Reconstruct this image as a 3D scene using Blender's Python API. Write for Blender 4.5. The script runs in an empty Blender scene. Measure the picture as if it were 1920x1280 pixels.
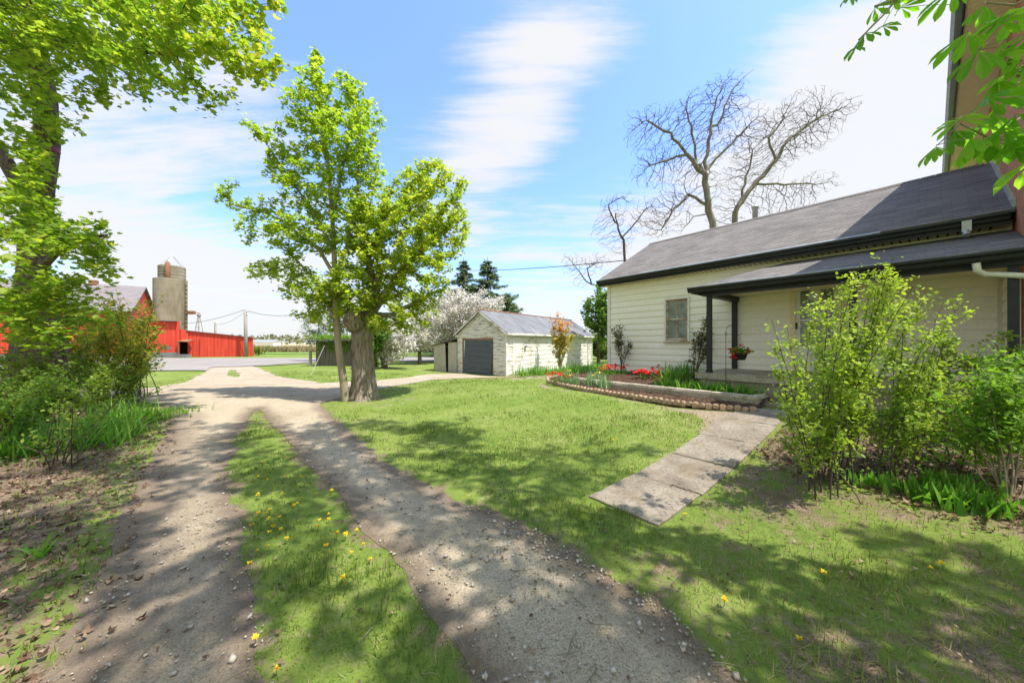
import bpy, math, random
import numpy as np
from mathutils import Vector, Matrix
R = math.radians
sc = bpy.context.scene
C = sc.collection

# ------------------------------------------------------------------ camera, sun, sky
EYE = 1.5
cam_d = bpy.data.cameras.new('camera'); cam = bpy.data.objects.new('camera', cam_d); C.objects.link(cam)
cam.location = (0, 0, EYE); cam.rotation_euler = (R(90), 0, 0)
cam_d.lens = 12.0; cam_d.sensor_width = 36.0; cam_d.shift_y = 0.0016; cam_d.clip_end = 6000; cam_d.clip_start = 0.05
sc.camera = cam
sc.view_settings.view_transform = 'Standard'; sc.view_settings.look = 'None'; sc.view_settings.gamma = 1.0
sc.view_settings.exposure = 1.75

SUN = Vector((0.42, -0.20, 1.0)).normalized()
sl = bpy.data.lights.new('sun', 'SUN'); sl.energy = 2.2; sl.angle = R(0.6); sl.color = (1.0, 0.95, 0.86)
so = bpy.data.objects.new('sun', sl); C.objects.link(so); so.location = (10, -5, 25)
so.rotation_euler = SUN.to_track_quat('Z', 'Y').to_euler()

def build_world():
    w = bpy.data.worlds.new('World'); sc.world = w; w.use_nodes = True
    nt = w.node_tree; nt.nodes.clear(); N = nt.nodes.new; L = nt.links.new
    out = N('ShaderNodeOutputWorld'); bg = N('ShaderNodeBackground'); bg.inputs[1].default_value = 0.15
    sky = N('ShaderNodeTexSky'); sky.sky_type = 'NISHITA'; sky.sun_disc = False
    sky.sun_elevation = math.asin(SUN.z); sky.sun_rotation = math.atan2(SUN.x, SUN.y)
    sky.air_density = 1.0; sky.dust_density = 1.6; sky.ozone_density = 1.0
    tc = N('ShaderNodeTexCoord'); sep = N('ShaderNodeSeparateXYZ'); L(tc.outputs['Generated'], sep.inputs[0])
    def M(op, a, b=None, c=None, clamp=False):
        n = N('ShaderNodeMath'); n.operation = op; n.use_clamp = clamp
        for i, v in enumerate((a, b, c)):
            if v is None: continue
            if isinstance(v, (int, float)): n.inputs[i].default_value = v
            else: L(v, n.inputs[i])
        return n.outputs[0]
    # plane of the clouds: direction divided by its height
    zz = M('MAXIMUM', M('ADD', sep.outputs[2], 0.12), 0.02)
    px = M('DIVIDE', sep.outputs[0], zz); py = M('DIVIDE', sep.outputs[1], zz)
    cmb = N('ShaderNodeCombineXYZ'); L(px, cmb.inputs[0]); L(py, cmb.inputs[1])
    mp = N('ShaderNodeMapping'); mp.inputs['Rotation'].default_value = (0, 0, R(56)); mp.inputs['Scale'].default_value = (0.42, 1.15, 1); mp.inputs['Location'].default_value = (1.3, 0.4, 0)
    L(cmb.outputs[0], mp.inputs[0])
    n1 = N('ShaderNodeTexNoise'); n1.inputs['Scale'].default_value = 1.5; n1.inputs['Detail'].default_value = 9; n1.inputs['Roughness'].default_value = 0.58; n1.inputs['Distortion'].default_value = 0.35
    L(mp.outputs[0], n1.inputs[0])
    n2 = N('ShaderNodeTexNoise'); n2.inputs['Scale'].default_value = 6.0; n2.inputs['Detail'].default_value = 7; n2.inputs['Roughness'].default_value = 0.6
    L(mp.outputs[0], n2.inputs[0])
    acc = M('MULTIPLY', M('SUBTRACT', n1.outputs[0], 0.5), 2.6)
    acc = M('ADD', acc, M('MULTIPLY', M('SUBTRACT', n2.outputs[0], 0.5), 0.75))
    # banks of cloud, each a direction in the sky with a spread
    def bank(px_, py_, sharp, amt):
        nonlocal acc
        d = Vector(((px_-960)/640, 1.0, (643-py_)/640)).normalized()
        vm = N('ShaderNodeVectorMath'); vm.operation = 'DOT_PRODUCT'; vm.inputs[1].default_value = d
        L(tc.outputs['Generated'], vm.inputs[0])
        e = M('EXPONENT', M('MULTIPLY', M('SUBTRACT', vm.outputs['Value'], 1.0), sharp))
        acc = M('ADD', acc, M('MULTIPLY', e, amt))
    for b in [(1110, 60, 45, .62), (1010, 170, 90, .5), (900, 290, 130, .5), (250, 270, 25, .42), (420, 560, 40, .35), (1560, 180, 40, .5), (1700, 60, 25, .45), (1250, 400, 70, .35), (1500, 330, 40, .4),
              (650, 110, 60, -.6), (1130, 270, 80, -.65), (1350, 60, 50, -.6), (700, 250, 90, -.35), (440, 400, 260, -.55), (950, 420, 120, -.3), (1230, 190, 120, -.3), (780, 30, 80, -.15)]:
        bank(b[0], b[1], b[2], b[3]*.85)
    for d in ((0, -1, .6), (-.9, -.5, .4), (1, -.4, .5)):      # unseen cloud added behind the photographer to make the fill light more neutral
        vm = N('ShaderNodeVectorMath'); vm.operation = 'DOT_PRODUCT'; vm.inputs[1].default_value = Vector(d).normalized()
        L(tc.outputs['Generated'], vm.inputs[0]); acc = M('ADD', acc, M('MULTIPLY', M('EXPONENT', M('MULTIPLY', M('SUBTRACT', vm.outputs['Value'], 1.0), 6)), .6))
    mp3 = N('ShaderNodeMapping'); mp3.inputs['Rotation'].default_value = (0, 0, R(50)); mp3.inputs['Scale'].default_value = (0.35, 2.2, 1); L(cmb.outputs[0], mp3.inputs[0])
    n3 = N('ShaderNodeTexNoise'); n3.inputs['Scale'].default_value = 2.6; n3.inputs['Detail'].default_value = 10; n3.inputs['Roughness'].default_value = 0.68; n3.inputs['Distortion'].default_value = 0.8; L(mp3.outputs[0], n3.inputs[0])
    acc = M('ADD', acc, M('MULTIPLY', M('SUBTRACT', n3.outputs[0], 0.5), 1.5))
    hz = M('MULTIPLY', M('EXPONENT', M('MULTIPLY', sep.outputs[2], -4.5)), 0.75)
    acc = M('ADD', acc, hz)
    mask = N('ShaderNodeMapRange'); mask.interpolation_type = 'SMOOTHSTEP'; L(acc, mask.inputs[0])
    mask.inputs[1].default_value = -0.15; mask.inputs[2].default_value = 0.72; mask.inputs[3].default_value = 0.06; mask.inputs[4].default_value = 0.95
    tint = N('ShaderNodeMix'); tint.data_type = 'RGBA'; tint.blend_type = 'MULTIPLY'; tint.inputs[0].default_value = 1.0
    L(sky.outputs[0], tint.inputs[6]); tint.inputs[7].default_value = (0.50, 0.64, 0.90, 1)
    mx = N('ShaderNodeMix'); mx.data_type = 'RGBA'; L(mask.outputs[0], mx.inputs[0]); L(tint.outputs[2], mx.inputs[6]); mx.inputs[7].default_value = (1.86, 1.86, 1.85, 1)
    L(mx.outputs[2], bg.inputs[0]); L(bg.outputs[0], out.inputs[0])
build_world()

# ------------------------------------------------------------------ frames and terrain
O = np.array([3.3, 11.66]); U = np.array([0.6307, -0.7760]); NN = np.array([0.7760, 0.6307])
def to_house(X, Y):
    dx = X - O[0]; dy = Y - O[1]
    return dx*U[0] + dy*U[1], dx*NN[0] + dy*NN[1]
def from_house(a, m):
    return O[0] + a*U[0] + m*NN[0], O[1] + a*U[1] + m*NN[1]
HROT = math.atan2(U[1], U[0])
def sstep(a, b, x):
    t = np.clip((x-a)/(b-a), 0, 1); return t*t*(3-2*t)
def wav(X, Y, s, seed):
    r = np.random.RandomState(seed); o = 0
    for k in range(9):
        an = r.uniform(0, 6.28); f = s*r.uniform(.6, 2.2); o = o + np.sin((X*math.cos(an)+Y*math.sin(an))*f + r.uniform(0, 6.28))*r.uniform(.5, 1)
    return o/3.2
def terrain(X, Y):
    X = np.asarray(X, float); Y = np.asarray(Y, float)
    a, m = to_house(X, Y)
    z = 0.38*sstep(-7.0, -2.6, m)*sstep(-5.5, -0.9, a)
    z = z - 0.15*sstep(10, 17, Y)*(1-sstep(20, 30, Y))*sstep(-9, -4, X)*(1-sstep(-5.5, -0.9, a))
    # leaf mulch mound below the shrubs on the right
    z = z + 0.13*np.exp(-(((a-8.2)/1.7)**2 + ((m+4.2)/1.3)**2))
    # bank on the left verge
    z = z + 0.16*sstep(-4.6, -8.0, X)*(1-sstep(9, 13, Y))
    z = z + 0.012*wav(X, Y, 1.6, 5)*(1-sstep(25, 40, Y))
    return z
def T(X, Y): return float(terrain(X, Y))
def G(px, py):
    """where the line of sight through a point of the photograph meets the ground"""
    Y = 10.0; rx = (px-960)/640; rz = (py-643)/640
    z = 0.0
    for _ in range(25):
        Yn = (EYE-z)/rz; Y = Yn if _ == 0 else .5*(Y+Yn); z = T(rx*Y, Y)
    return rx*Y, Y
def W(px, py, Y): return ((px-960)/640*Y, Y, EYE+(643-py)/640*Y)

# ------------------------------------------------------------------ mesh helpers
def raw_mesh(name, V, faces, mats, parent=None, smooth=False, midx=None, attrs=None, uv=True):
    """V (n,3); faces = list of lists or an (f,k) array"""
    me = bpy.data.meshes.new(name); V = np.asarray(V, np.float32)
    if isinstance(faces, np.ndarray):
        f, k = faces.shape; loops = faces.astype(np.int32).ravel(); starts = np.arange(f, dtype=np.int32)*k; tot = np.full(f, k, np.int32)
    else:
        f = len(faces); tot = np.array([len(q) for q in faces], np.int32); starts = np.concatenate([[0], np.cumsum(tot)[:-1]]).astype(np.int32)
        loops = np.array([i for q in faces for i in q], np.int32)
    me.vertices.add(len(V)); me.vertices.foreach_set('co', V.ravel())
    me.loops.add(len(loops)); me.loops.foreach_set('vertex_index', loops)
    me.polygons.add(f); me.polygons.foreach_set('loop_start', starts); me.polygons.foreach_set('loop_total', tot)
    if midx is not None: me.polygons.foreach_set('material_index', np.asarray(midx, np.int32))
    me.polygons.foreach_set('use_smooth', np.full(f, bool(smooth)))
    me.update(calc_edges=True)
    for m in (mats if isinstance(mats, (list, tuple)) else [mats]): me.materials.append(m)
    if attrs:
        for an, (dom, arr) in attrs.items():
            at = me.attributes.new(an, 'FLOAT', dom); at.data.foreach_set('value', np.asarray(arr, np.float32))
    if uv and f < 20000:
        ul = me.uv_layers.new(name='UVMap'); uvs = np.zeros((len(loops), 2), np.float32)
        for p in me.polygons:
            n = p.normal; t = Vector((0, 0, 1)).cross(n)
            if t.length < 1e-3: t = Vector((1, 0, 0))
            t.normalize(); b = n.cross(t)
            for li in p.loop_indices:
                co = me.vertices[me.loops[li].vertex_index].co; uvs[li] = (co.dot(t), co.dot(b))
        ul.data.foreach_set('uv', uvs.ravel())
    o = bpy.data.objects.new(name, me); C.objects.link(o)
    if parent: o.parent = parent
    return o
class MB:
    def __init__(s): s.v = []; s.f = []; s.m = []
    def add(s, V, F, mi=0):
        b = len(s.v); s.v += [tuple(map(float, p)) for p in V]; s.f += [[i+b for i in q] for q in F]; s.m += [mi]*len(F)
    def box(s, x0, x1, y0, y1, z0, z1, mi=0, mat=None):
        V = [Vector((x, y, z)) for z in (z0, z1) for (x, y) in ((x0, y0), (x1, y0), (x1, y1), (x0, y1))]
        if mat: V = [mat @ p for p in V]
        s.add(V, [[0, 3, 2, 1], [4, 5, 6, 7], [0, 1, 5, 4], [1, 2, 6, 5], [2, 3, 7, 6], [3, 0, 4, 7]], mi)
    def prism(s, prof, x0, x1, axis='x', mi=0):
        n = len(prof)
        def P(t, p): return (t, p[0], p[1]) if axis == 'x' else ((p[0], t, p[1]) if axis == 'y' else (p[0], p[1], t))
        V = [P(x0, p) for p in prof] + [P(x1, p) for p in prof]
        F = [[i, (i+1) % n, n+(i+1) % n, n+i] for i in range(n)] + [list(range(n))[::-1], list(range(n, 2*n))]
        s.add(V, F, mi)
    def tube(s, pts, rad, n=6, mi=0, cap=True):
        pts = [Vector(p) for p in pts]; k = len(pts)
        if not hasattr(rad, '__len__'): rad = [rad]*k
        V = []; up = None
        for i, p in enumerate(pts):
            d = (pts[min(i+1, k-1)]-pts[max(i-1, 0)])
            if d.length < 1e-9: d = Vector((0, 0, 1))
            d.normalize()
            if up is None: up = Vector((1, 0, 0)) if abs(d.x) < .8 else Vector((0, 1, 0))
            up = (up-d*up.dot(d)); up.normalize(); w = d.cross(up)
            for j in range(n):
                a = 6.28318*j/n; V.append(p+(up*math.cos(a)+w*math.sin(a))*rad[i])
        F = [[i*n+j, i*n+(j+1) % n, (i+1)*n+(j+1) % n, (i+1)*n+j] for i in range(k-1) for j in range(n)]
        if cap: F += [list(range(n))[::-1], list(range((k-1)*n, k*n))]
        s.add(V, F, mi)
    def lathe(s, prof, n=24, c=(0, 0, 0), mi=0, caps=True):
        V = [(c[0]+r*math.cos(6.28318*j/n), c[1]+r*math.sin(6.28318*j/n), c[2]+z) for r, z in prof for j in range(n)]
        k = len(prof)
        F = [[i*n+j, i*n+(j+1) % n, (i+1)*n+(j+1) % n, (i+1)*n+j] for i in range(k-1) for j in range(n)]
        if caps: F += [list(range(n))[::-1], list(range((k-1)*n, k*n))]
        s.add(V, F, mi)
    def build(s, name, mats, parent=None, smooth=False, uv=True):
        return raw_mesh(name, np.array(s.v, np.float32).reshape(-1, 3), s.f, mats, parent, smooth, s.m, uv=uv)
def tag(o, label=None, cat=None, group=None, kind=None):
    if label: o['label'] = label
    if cat: o['category'] = cat
    if group: o['group'] = group
    if kind: o['kind'] = kind
    return o
def thing(name, label, cat, loc=(0, 0, 0), rz=0, group=None):
    o = bpy.data.objects.new(name, None); C.objects.link(o); o.location = loc; o.rotation_euler = (0, 0, rz)
    o.empty_display_size = .2
    return tag(o, label, cat, group)
def dup(o, parent=None):
    c = o.copy(); C.objects.link(c)
    if parent: c.parent = parent
    for ch in list(o.children): dup(ch, c)
    return c

# ------------------------------------------------------------------ materials
class NB:
    def __init__(s, name):
        s.m = bpy.data.materials.new(name); s.m.use_nodes = True; s.nt = s.m.node_tree; s.nt.nodes.clear()
        s.out = s.n('ShaderNodeOutputMaterial')
    def n(s, t, **kw):
        n = s.nt.nodes.new(t)
        for k, v in kw.items():
            if k.startswith('i_'): n.inputs[k[2:].replace('_', ' ')].default_value = v
            else: setattr(n, k, v)
        return n
    def l(s, a, b): s.nt.links.new(a, b)
    def coord(s, kind='Object', scale=(1, 1, 1), rot=(0, 0, 0)):
        tc = s.n('ShaderNodeTexCoord'); mp = s.n('ShaderNodeMapping'); mp.inputs['Scale'].default_value = scale; mp.inputs['Rotation'].default_value = rot
        s.l(tc.outputs[kind], mp.inputs[0]); return mp.outputs[0]
    def noise(s, co, scale, detail=5, rough=.55, dist=0):
        n = s.n('ShaderNodeTexNoise'); n.inputs['Scale'].default_value = scale; n.inputs['Detail'].default_value = detail
        n.inputs['Roughness'].default_value = rough; n.inputs['Distortion'].default_value = dist
        if co is not None: s.l(co, n.inputs[0])
        return n.outputs[0]
    def ramp(s, fac, stops, interp='LINEAR'):
        r = s.n('ShaderNodeValToRGB'); r.color_ramp.interpolation = interp; e = r.color_ramp.elements
        while len(e) < len(stops): e.new(.5)
        for q, (p, c) in zip(e, stops):
            q.position = p; q.color = (c[0], c[1], c[2], 1) if hasattr(c, '__len__') else (c, c, c, 1)
        s.l(fac, r.inputs[0]); return r.outputs[0]
    def mix(s, fac, a, b, mode='MIX'):
        n = s.n('ShaderNodeMix'); n.data_type = 'RGBA'; n.blend_type = mode
        for i, v in ((0, fac), (6, a), (7, b)):
            if isinstance(v, (int, float)): n.inputs[i].default_value = v
            elif isinstance(v, (tuple, list)): n.inputs[i].default_value = (v[0], v[1], v[2], 1)
            else: s.l(v, n.inputs[i])
        return n.outputs[2]
    def math(s, op, a, b=None, clamp=False):
        n = s.n('ShaderNodeMath'); n.operation = op; n.use_clamp = clamp
        for i, v in enumerate((a, b)):
            if v is None: continue
            if isinstance(v, (int, float)): n.inputs[i].default_value = v
            else: s.l(v, n.inputs[i])
        return n.outputs[0]
    def attr(s, name):
        n = s.n('ShaderNodeAttribute'); n.attribute_name = name; return n.outputs['Fac']
    def bump(s, h, strength=.5, dist=.02, normal=None):
        n = s.n('ShaderNodeBump'); n.inputs['Strength'].default_value = strength; n.inputs['Distance'].default_value = dist; s.l(h, n.inputs['Height'])
        if normal is not None: s.l(normal, n.inputs['Normal'])
        return n.outputs[0]
    def pr(s, col, rough=.7, spec=.3, metal=0, normal=None):
        p = s.n('ShaderNodeBsdfPrincipled')
        for k, v in (('Base Color', col), ('Roughness', rough), ('Specular IOR Level', spec), ('Metallic', metal)):
            if isinstance(v, (int, float)): p.inputs[k].default_value = v
            elif isinstance(v, (tuple, list)): p.inputs[k].default_value = (v[0], v[1], v[2], 1)
            else: s.l(v, p.inputs[k])
        if normal is not None: s.l(normal, p.inputs['Normal'])
        return p.outputs[0]
    def done(s, sh): s.l(sh, s.out.inputs[0]); return s.m

def plain(name, c1, c2=None, scale=6, rough=.7, spec=.3, metal=0, bump=.3, bd=.01, stretch=(1, 1, 1)):
    b = NB(name); co = b.coord('Object', stretch); n = b.noise(co, scale, 7, .6)
    col = b.ramp(n, [(.3, c1), (.7, c2 or tuple(x*.8 for x in c1))])
    return b.done(b.pr(col, rough, spec, metal, b.bump(b.noise(co, scale*4, 5), bump, bd) if bump else None))
def foliage(name, cols, trans=.4, rough=.5, spec=.25, tmul=(1.25, 1.3, .6)):
    b = NB(name); st = [(i/(len(cols)-1), c) for i, c in enumerate(cols)]
    col = b.ramp(b.attr('rnd'), st)
    p = b.pr(col, rough, spec); t = b.n('ShaderNodeBsdfTranslucent'); b.l(b.mix(1.0, col, tmul, 'MULTIPLY'), t.inputs[0])
    m = b.n('ShaderNodeMixShader'); m.inputs[0].default_value = trans; b.l(p, m.inputs[1]); b.l(t.outputs[0], m.inputs[2])
    return b.done(m.outputs[0])

def bark_mat(name, c1, c2, c3, sc_=7, depth=.03, vert=.22):
    b = NB(name); co = b.coord('Object', (1, 1, vert)); n = b.noise(co, sc_, 8, .65, .6); n2 = b.noise(b.coord('Object'), 2.2, 4)
    col = b.ramp(n, [(.32, c1), (.5, c2), (.68, c3)])
    col = b.mix(b.math('MULTIPLY', n2, .5), col, tuple(x*.8 for x in c2))
    return b.done(b.pr(col, .9, .1, 0, b.bump(n, 1.0, depth)))
M_bark = bark_mat('bark_rough', (.07, .05, .035), (.36, .30, .235), (.56, .49, .40), 22, .12, .13)
M_bark_y = bark_mat('bark_young', (.22, .18, .125), (.33, .28, .20), (.42, .36, .27), 5, .015)
M_bark_d = bark_mat('bark_dark', (.045, .032, .022), (.17, .135, .10), (.30, .25, .19), 18, .12, .14)
M_bark_p = bark_mat('bark_pale', (.13, .115, .085), (.22, .20, .15), (.31, .28, .21), 5, .02)
M_twig = bark_mat('bark_twig', (.05, .036, .033), (.095, .072, .064), (.14, .11, .095), 5, .01)

M_maple_l = foliage('leaf_maple_big', [(.15, .26, .035), (.26, .39, .045), (.40, .47, .06), (.52, .46, .08)], .6)
M_maple_y = foliage('leaf_maple_young', [(.18, .31, .04), (.30, .44, .05), (.42, .52, .065), (.50, .54, .08)], .6)
M_maple_o = foliage('leaf_maple_old', [(.19, .30, .04), (.31, .43, .05), (.43, .50, .06), (.52, .50, .075)], .6)
M_chest = foliage('leaf_chestnut', [(.15, .36, .03), (.23, .46, .04), (.32, .54, .06)], .65, .4, .3)
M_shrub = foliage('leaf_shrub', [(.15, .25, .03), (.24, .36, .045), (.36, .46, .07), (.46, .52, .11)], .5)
M_shrub2 = foliage('leaf_shrub_dark', [(.10, .21, .03), (.17, .31, .04), (.26, .40, .055)], .55)
M_verge = foliage('leaf_verge', [(.11, .20, .03), (.19, .29, .04), (.31, .38, .06)], .5)
M_spruce = foliage('needle_spruce', [(.11, .165, .105), (.17, .24, .14), (.24, .31, .18)], .35)
M_bloss = foliage('petal_apple', [(.62, .55, .50), (.78, .73, .68), (.85, .82, .78), (.40, .45, .22)], .3, tmul=(1, 1, 1))
M_green = foliage('leaf_green_far', [(.10, .20, .04), (.15, .27, .06), (.23, .34, .09)], .5)
M_strap = foliage('leaf_strap', [(.08, .22, .03), (.14, .32, .04), (.26, .42, .07)], .5, .4, .35)
M_daff = foliage('leaf_daffodil', [(.16, .28, .15), (.24, .37, .20), (.34, .46, .24)], .4)
M_rose = foliage('leaf_rose', [(.10, .11, .04), (.14, .15, .05), (.20, .15, .07)], .35)
M_sap = foliage('leaf_sapling', [(.40, .42, .06), (.52, .45, .06), (.68, .40, .12), (.75, .38, .22)], .45, tmul=(1.1, 1.1, .7))
M_sap_v = foliage('leaf_verge_spring', [(.16, .25, .03), (.28, .36, .05), (.45, .42, .07), (.55, .36, .09)], .55)
M_red = foliage('petal_red', [(.60, .012, .012), (.75, .03, .02), (.80, .07, .03)], .3, .5, .2, (1.1, 1, 1))
M_yel = foliage('petal_yellow', [(.80, .50, .01), (.85, .60, .02), (.85, .66, .04)], .2, tmul=(1, 1, 1))
M_grass = foliage('blade_grass', [(.075, .14, .022), (.135, .21, .032), (.21, .27, .05), (.29, .31, .08), (.42, .36, .18)], .4, .6, .15, (1.1, 1.15, .7))
M_straw = foliage('blade_dry', [(.20, .17, .07), (.30, .25, .12), (.38, .32, .18)], .3, .7, .1, (1, 1, .9))
M_litter = foliage('leaf_dead', [(.07, .04, .026), (.13, .08, .05), (.23, .15, .10), (.40, .29, .21)], .12, .8, .1, (1, 1, 1))
M_fartree = foliage('leaf_far', [(.10, .12, .045), (.15, .165, .06), (.20, .19, .085)], .2, tmul=(1, 1, 1))
M_stone = foliage('pebble_colours', [(.20, .165, .125), (.38, .33, .26), (.52, .47, .39), (.30, .28, .25)], 0.0, .8, .15, (1, 1, 1))

def ground_mat():
    b = NB('lawn_and_soil'); co = b.coord('Object')
    n1 = b.noise(co, .55, 6, .6); n2 = b.noise(co, 9, 6, .7); n3 = b.noise(co, 80, 5, .8); n4 = b.noise(co, 2.2, 5, .6)
    g = b.ramp(b.math('ADD', b.math('MULTIPLY', n1, .5), b.math('MULTIPLY', n2, .5)), [(.34, (.115, .18, .035)), (.5, (.20, .265, .05)), (.62, (.32, .33, .12))])
    g = b.mix(b.ramp(n3, [(.35, .0), (.6, .5)]), g, (.07, .11, .02))
    s = b.ramp(n2, [(.3, (.075, .052, .036)), (.5, (.16, .115, .08)), (.7, (.27, .205, .145))])
    s = b.mix(b.ramp(n3, [(.52, .0), (.62, .85)]), s, (.33, .25, .17)); s = b.mix(b.ramp(n3, [(.38, .7), (.48, .0)]), s, (.05, .035, .022))
    dirt = b.ramp(n3, [(.3, (.23, .17, .12)), (.7, (.36, .285, .21))])
    a = b.math('ADD', b.attr('soil'), b.math('MULTIPLY', b.math('SUBTRACT', b.math('ADD', b.math('MULTIPLY', n4, .5), b.math('MULTIPLY', n2, .5)), .5), 1.6))
    f = b.ramp(a, [(.42, 0.0), (.6, 1.0)])
    col = b.mix(f, g, s)
    a2 = b.math('ADD', b.attr('dirt'), b.math('MULTIPLY', b.math('SUBTRACT', b.math('ADD', b.math('MULTIPLY', n4, .4), b.math('MULTIPLY', n2, .6)), .5), 1.4))
    col = b.mix(b.ramp(a2, [(.42, 0.0), (.62, 1.0)]), col, dirt)
    fieldc = b.ramp(b.noise(b.coord('Object', (.03, .25, 1)), 1, 6, .6), [(.3, (.40, .36, .22)), (.5, (.46, .39, .25)), (.7, (.28, .33, .14))])
    col = b.mix(b.attr('field'), col, fieldc)
    h = b.math('ADD', b.math('MULTIPLY', n2, .6), b.math('MULTIPLY', n3, .4))
    return b.done(b.pr(col, .95, .08, 0, b.bump(h, .8, .03)))
def drive_mat():
    b = NB('driveway_dirt'); co = b.coord('Object')
    n1 = b.noise(co, .8, 6, .6); n2 = b.noise(co, 6, 8, .7); n3 = b.noise(co, 90, 6, .85)
    v = b.n('ShaderNodeTexVoronoi'); v.inputs['Scale'].default_value = 60; b.l(co, v.inputs[0])
    col = b.ramp(b.math('ADD', b.math('MULTIPLY', n1, .55), b.math('MULTIPLY', n2, .45)), [(.3, (.25, .195, .13)), (.48, (.42, .345, .245)), (.68, (.51, .435, .32))])
    peb = b.ramp(v.outputs['Color'], [(.2, (.24, .19, .135)), (.6, (.46, .39, .29)), (.9, (.64, .56, .45))])
    near = b.ramp(v.outputs['Distance'], [(.18, 1.0), (.32, 0.0)])
    sel = b.math('MULTIPLY', near, b.ramp(b.math('ADD', n1, b.attr('gravel')), [(.50, 0.0), (.85, .9)]))
    col = b.mix(sel, col, peb)
    col = b.mix(b.ramp(n3, [(.40, .75), (.52, 0.0)]), col, (.12, .09, .06)); col = b.mix(b.ramp(n3, [(.55, 0.0), (.66, .6)]), col, (.55, .49, .39))
    dk = b.ramp(b.math('ADD', b.attr('edge'), b.math('MULTIPLY', b.math('SUBTRACT', n2, .5), .9)), [(.25, 0.0), (.75, .85)])
    col = b.mix(dk, col, (.15, .11, .08))
    h = b.math('ADD', b.math('MULTIPLY', n2, .5), b.math('ADD', b.math('MULTIPLY', n3, .3), b.math('MULTIPLY', near, .25)))
    return b.done(b.pr(col, .95, .1, 0, b.bump(h, .8, .025)))
def yard_mat():
    b = NB('grey_gravel'); co = b.coord('Object'); n = b.noise(co, .35, 6); n3 = b.noise(co, 25, 5, .8)
    col = b.ramp(n, [(.3, (.25, .225, .20)), (.7, (.33, .30, .265))]); col = b.mix(b.ramp(n3, [(.4, .5), (.6, 0.0)]), col, (.18, .17, .165))
    return b.done(b.pr(col, .95, .1, 0, b.bump(n3, .6, .02)))
def concrete_mat(name='concrete_old', c1=(.15, .12, .088), c2=(.255, .215, .165), c3=(.33, .285, .225)):
    b = NB(name); co = b.coord('Object'); n = b.noise(co, 2.4, 7, .65); n2 = b.noise(co, 30, 6, .75)
    col = b.ramp(n, [(.3, c1), (.5, c2), (.7, c3)]); col = b.mix(b.ramp(n2, [(.40, .6), (.5, 0.0)]), col, tuple(x*.5 for x in c1)); col = b.mix(b.ramp(b.noise(co, 3.3, 8, .7, .4), [(.52, 0.0), (.62, .7)]), col, (.19, .145, .095))
    return b.done(b.pr(col, .9, .15, 0, b.bump(n2, .6, .008)))
def mulch_mat():
    b = NB('bark_mulch'); co = b.coord('Object'); n = b.noise(co, 40, 6, .8, 1.0); v = b.n('ShaderNodeTexVoronoi'); v.inputs['Scale'].default_value = 38; b.l(co, v.inputs[0])
    col = b.ramp(v.outputs['Color'], [(.1, (.06, .03, .02)), (.5, (.15, .085, .055)), (.9, (.28, .17, .11))]); col = b.mix(b.ramp(n, [(.4, .6), (.6, 0.0)]), col, (.035, .02, .014))
    return b.done(b.pr(col, .95, .1, 0, b.bump(b.math('ADD', n, v.outputs['Distance']), 1.0, .03)))
def siding_mat():
    b = NB('cream_siding'); co = b.coord('Object'); n = b.noise(b.coord('Object', (.5, .5, 3)), 2.0, 6, .6); n2 = b.noise(co, 22, 5, .7)
    col = b.ramp(n, [(.3, (.87, .83, .70)), (.7, (.90, .875, .775))]); col = b.mix(b.ramp(n2, [(.32, .35), (.44, 0.0)]), col, (.5, .44, .32)); col = b.mix(b.ramp(b.noise(b.coord('Object', (.8, .8, 2.5)), 1.3, 9, .75, .6), [(.55, 0.0), (.70, .22)]), col, (.66, .58, .42))
    return b.done(b.pr(col, .55, .3))
def shingle_mat(name='roof_shingle', dark=1.0):
    b = NB(name); tc = b.n('ShaderNodeTexCoord'); br = b.n('ShaderNodeTexBrick'); b.l(tc.outputs['UV'], br.inputs[0])
    br.inputs['Scale'].default_value = 1.0; br.inputs['Brick Width'].default_value = .30; br.inputs['Row Height'].default_value = .14; br.inputs['Mortar Size'].default_value = .0015; br.inputs['Mortar Smooth'].default_value = .3
    br.offset = .37; br.squash = 1
    br.inputs['Color1'].default_value = (.26*dark, .238*dark, .215*dark, 1); br.inputs['Color2'].default_value = (.14*dark, .127*dark, .115*dark, 1); br.inputs['Mortar'].default_value = (.03, .026, .024, 1); br.inputs['Bias'].default_value = -.1
    n = b.noise(tc.outputs['UV'], 1.2, 6, .6); n2 = b.noise(tc.outputs['UV'], 90, 4, .8)
    col = b.mix(.42, br.outputs['Color'], b.ramp(n, [(.3, (.13*dark, .12*dark, .108*dark)), (.7, (.28*dark, .255*dark, .23*dark))]))
    col = b.mix(b.math('MULTIPLY', br.outputs['Fac'], .85), col, (.03, .027, .025))
    col = b.mix(b.ramp(n2, [(.38, .5), (.55, 0.0)]), col, (.06, .05, .045)); col = b.mix(b.ramp(b.noise(tc.outputs['UV'], .7, 8, .7, .5), [(.54, 0.0), (.66, .45)]), col, (.075, .07, .06))
    sx = b.n('ShaderNodeSeparateXYZ'); b.l(tc.outputs['UV'], sx.inputs[0])
    saw = b.math('FRACT', b.math('DIVIDE', sx.outputs[1], .14))
    wob = b.math('FRACT', b.math('ADD', b.math('DIVIDE', sx.outputs[1], .14), b.math('MULTIPLY', b.math('SUBTRACT', b.noise(tc.outputs['UV'], 6, 3), .5), .22)))
    col = b.mix(b.ramp(wob, [(.0, .9), (.16, .75), (.26, 0.0)]), col, (.035, .03, .03))
    h = b.math('SUBTRACT', b.math('MULTIPLY', b.math('SUBTRACT', 1.0, saw), .6), b.math('MULTIPLY', br.outputs['Fac'], .5))
    return b.done(b.pr(col, .9, .15, 0, b.bump(b.math('ADD', h, b.math('MULTIPLY', n2, .2)), .8, .012)))
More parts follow.
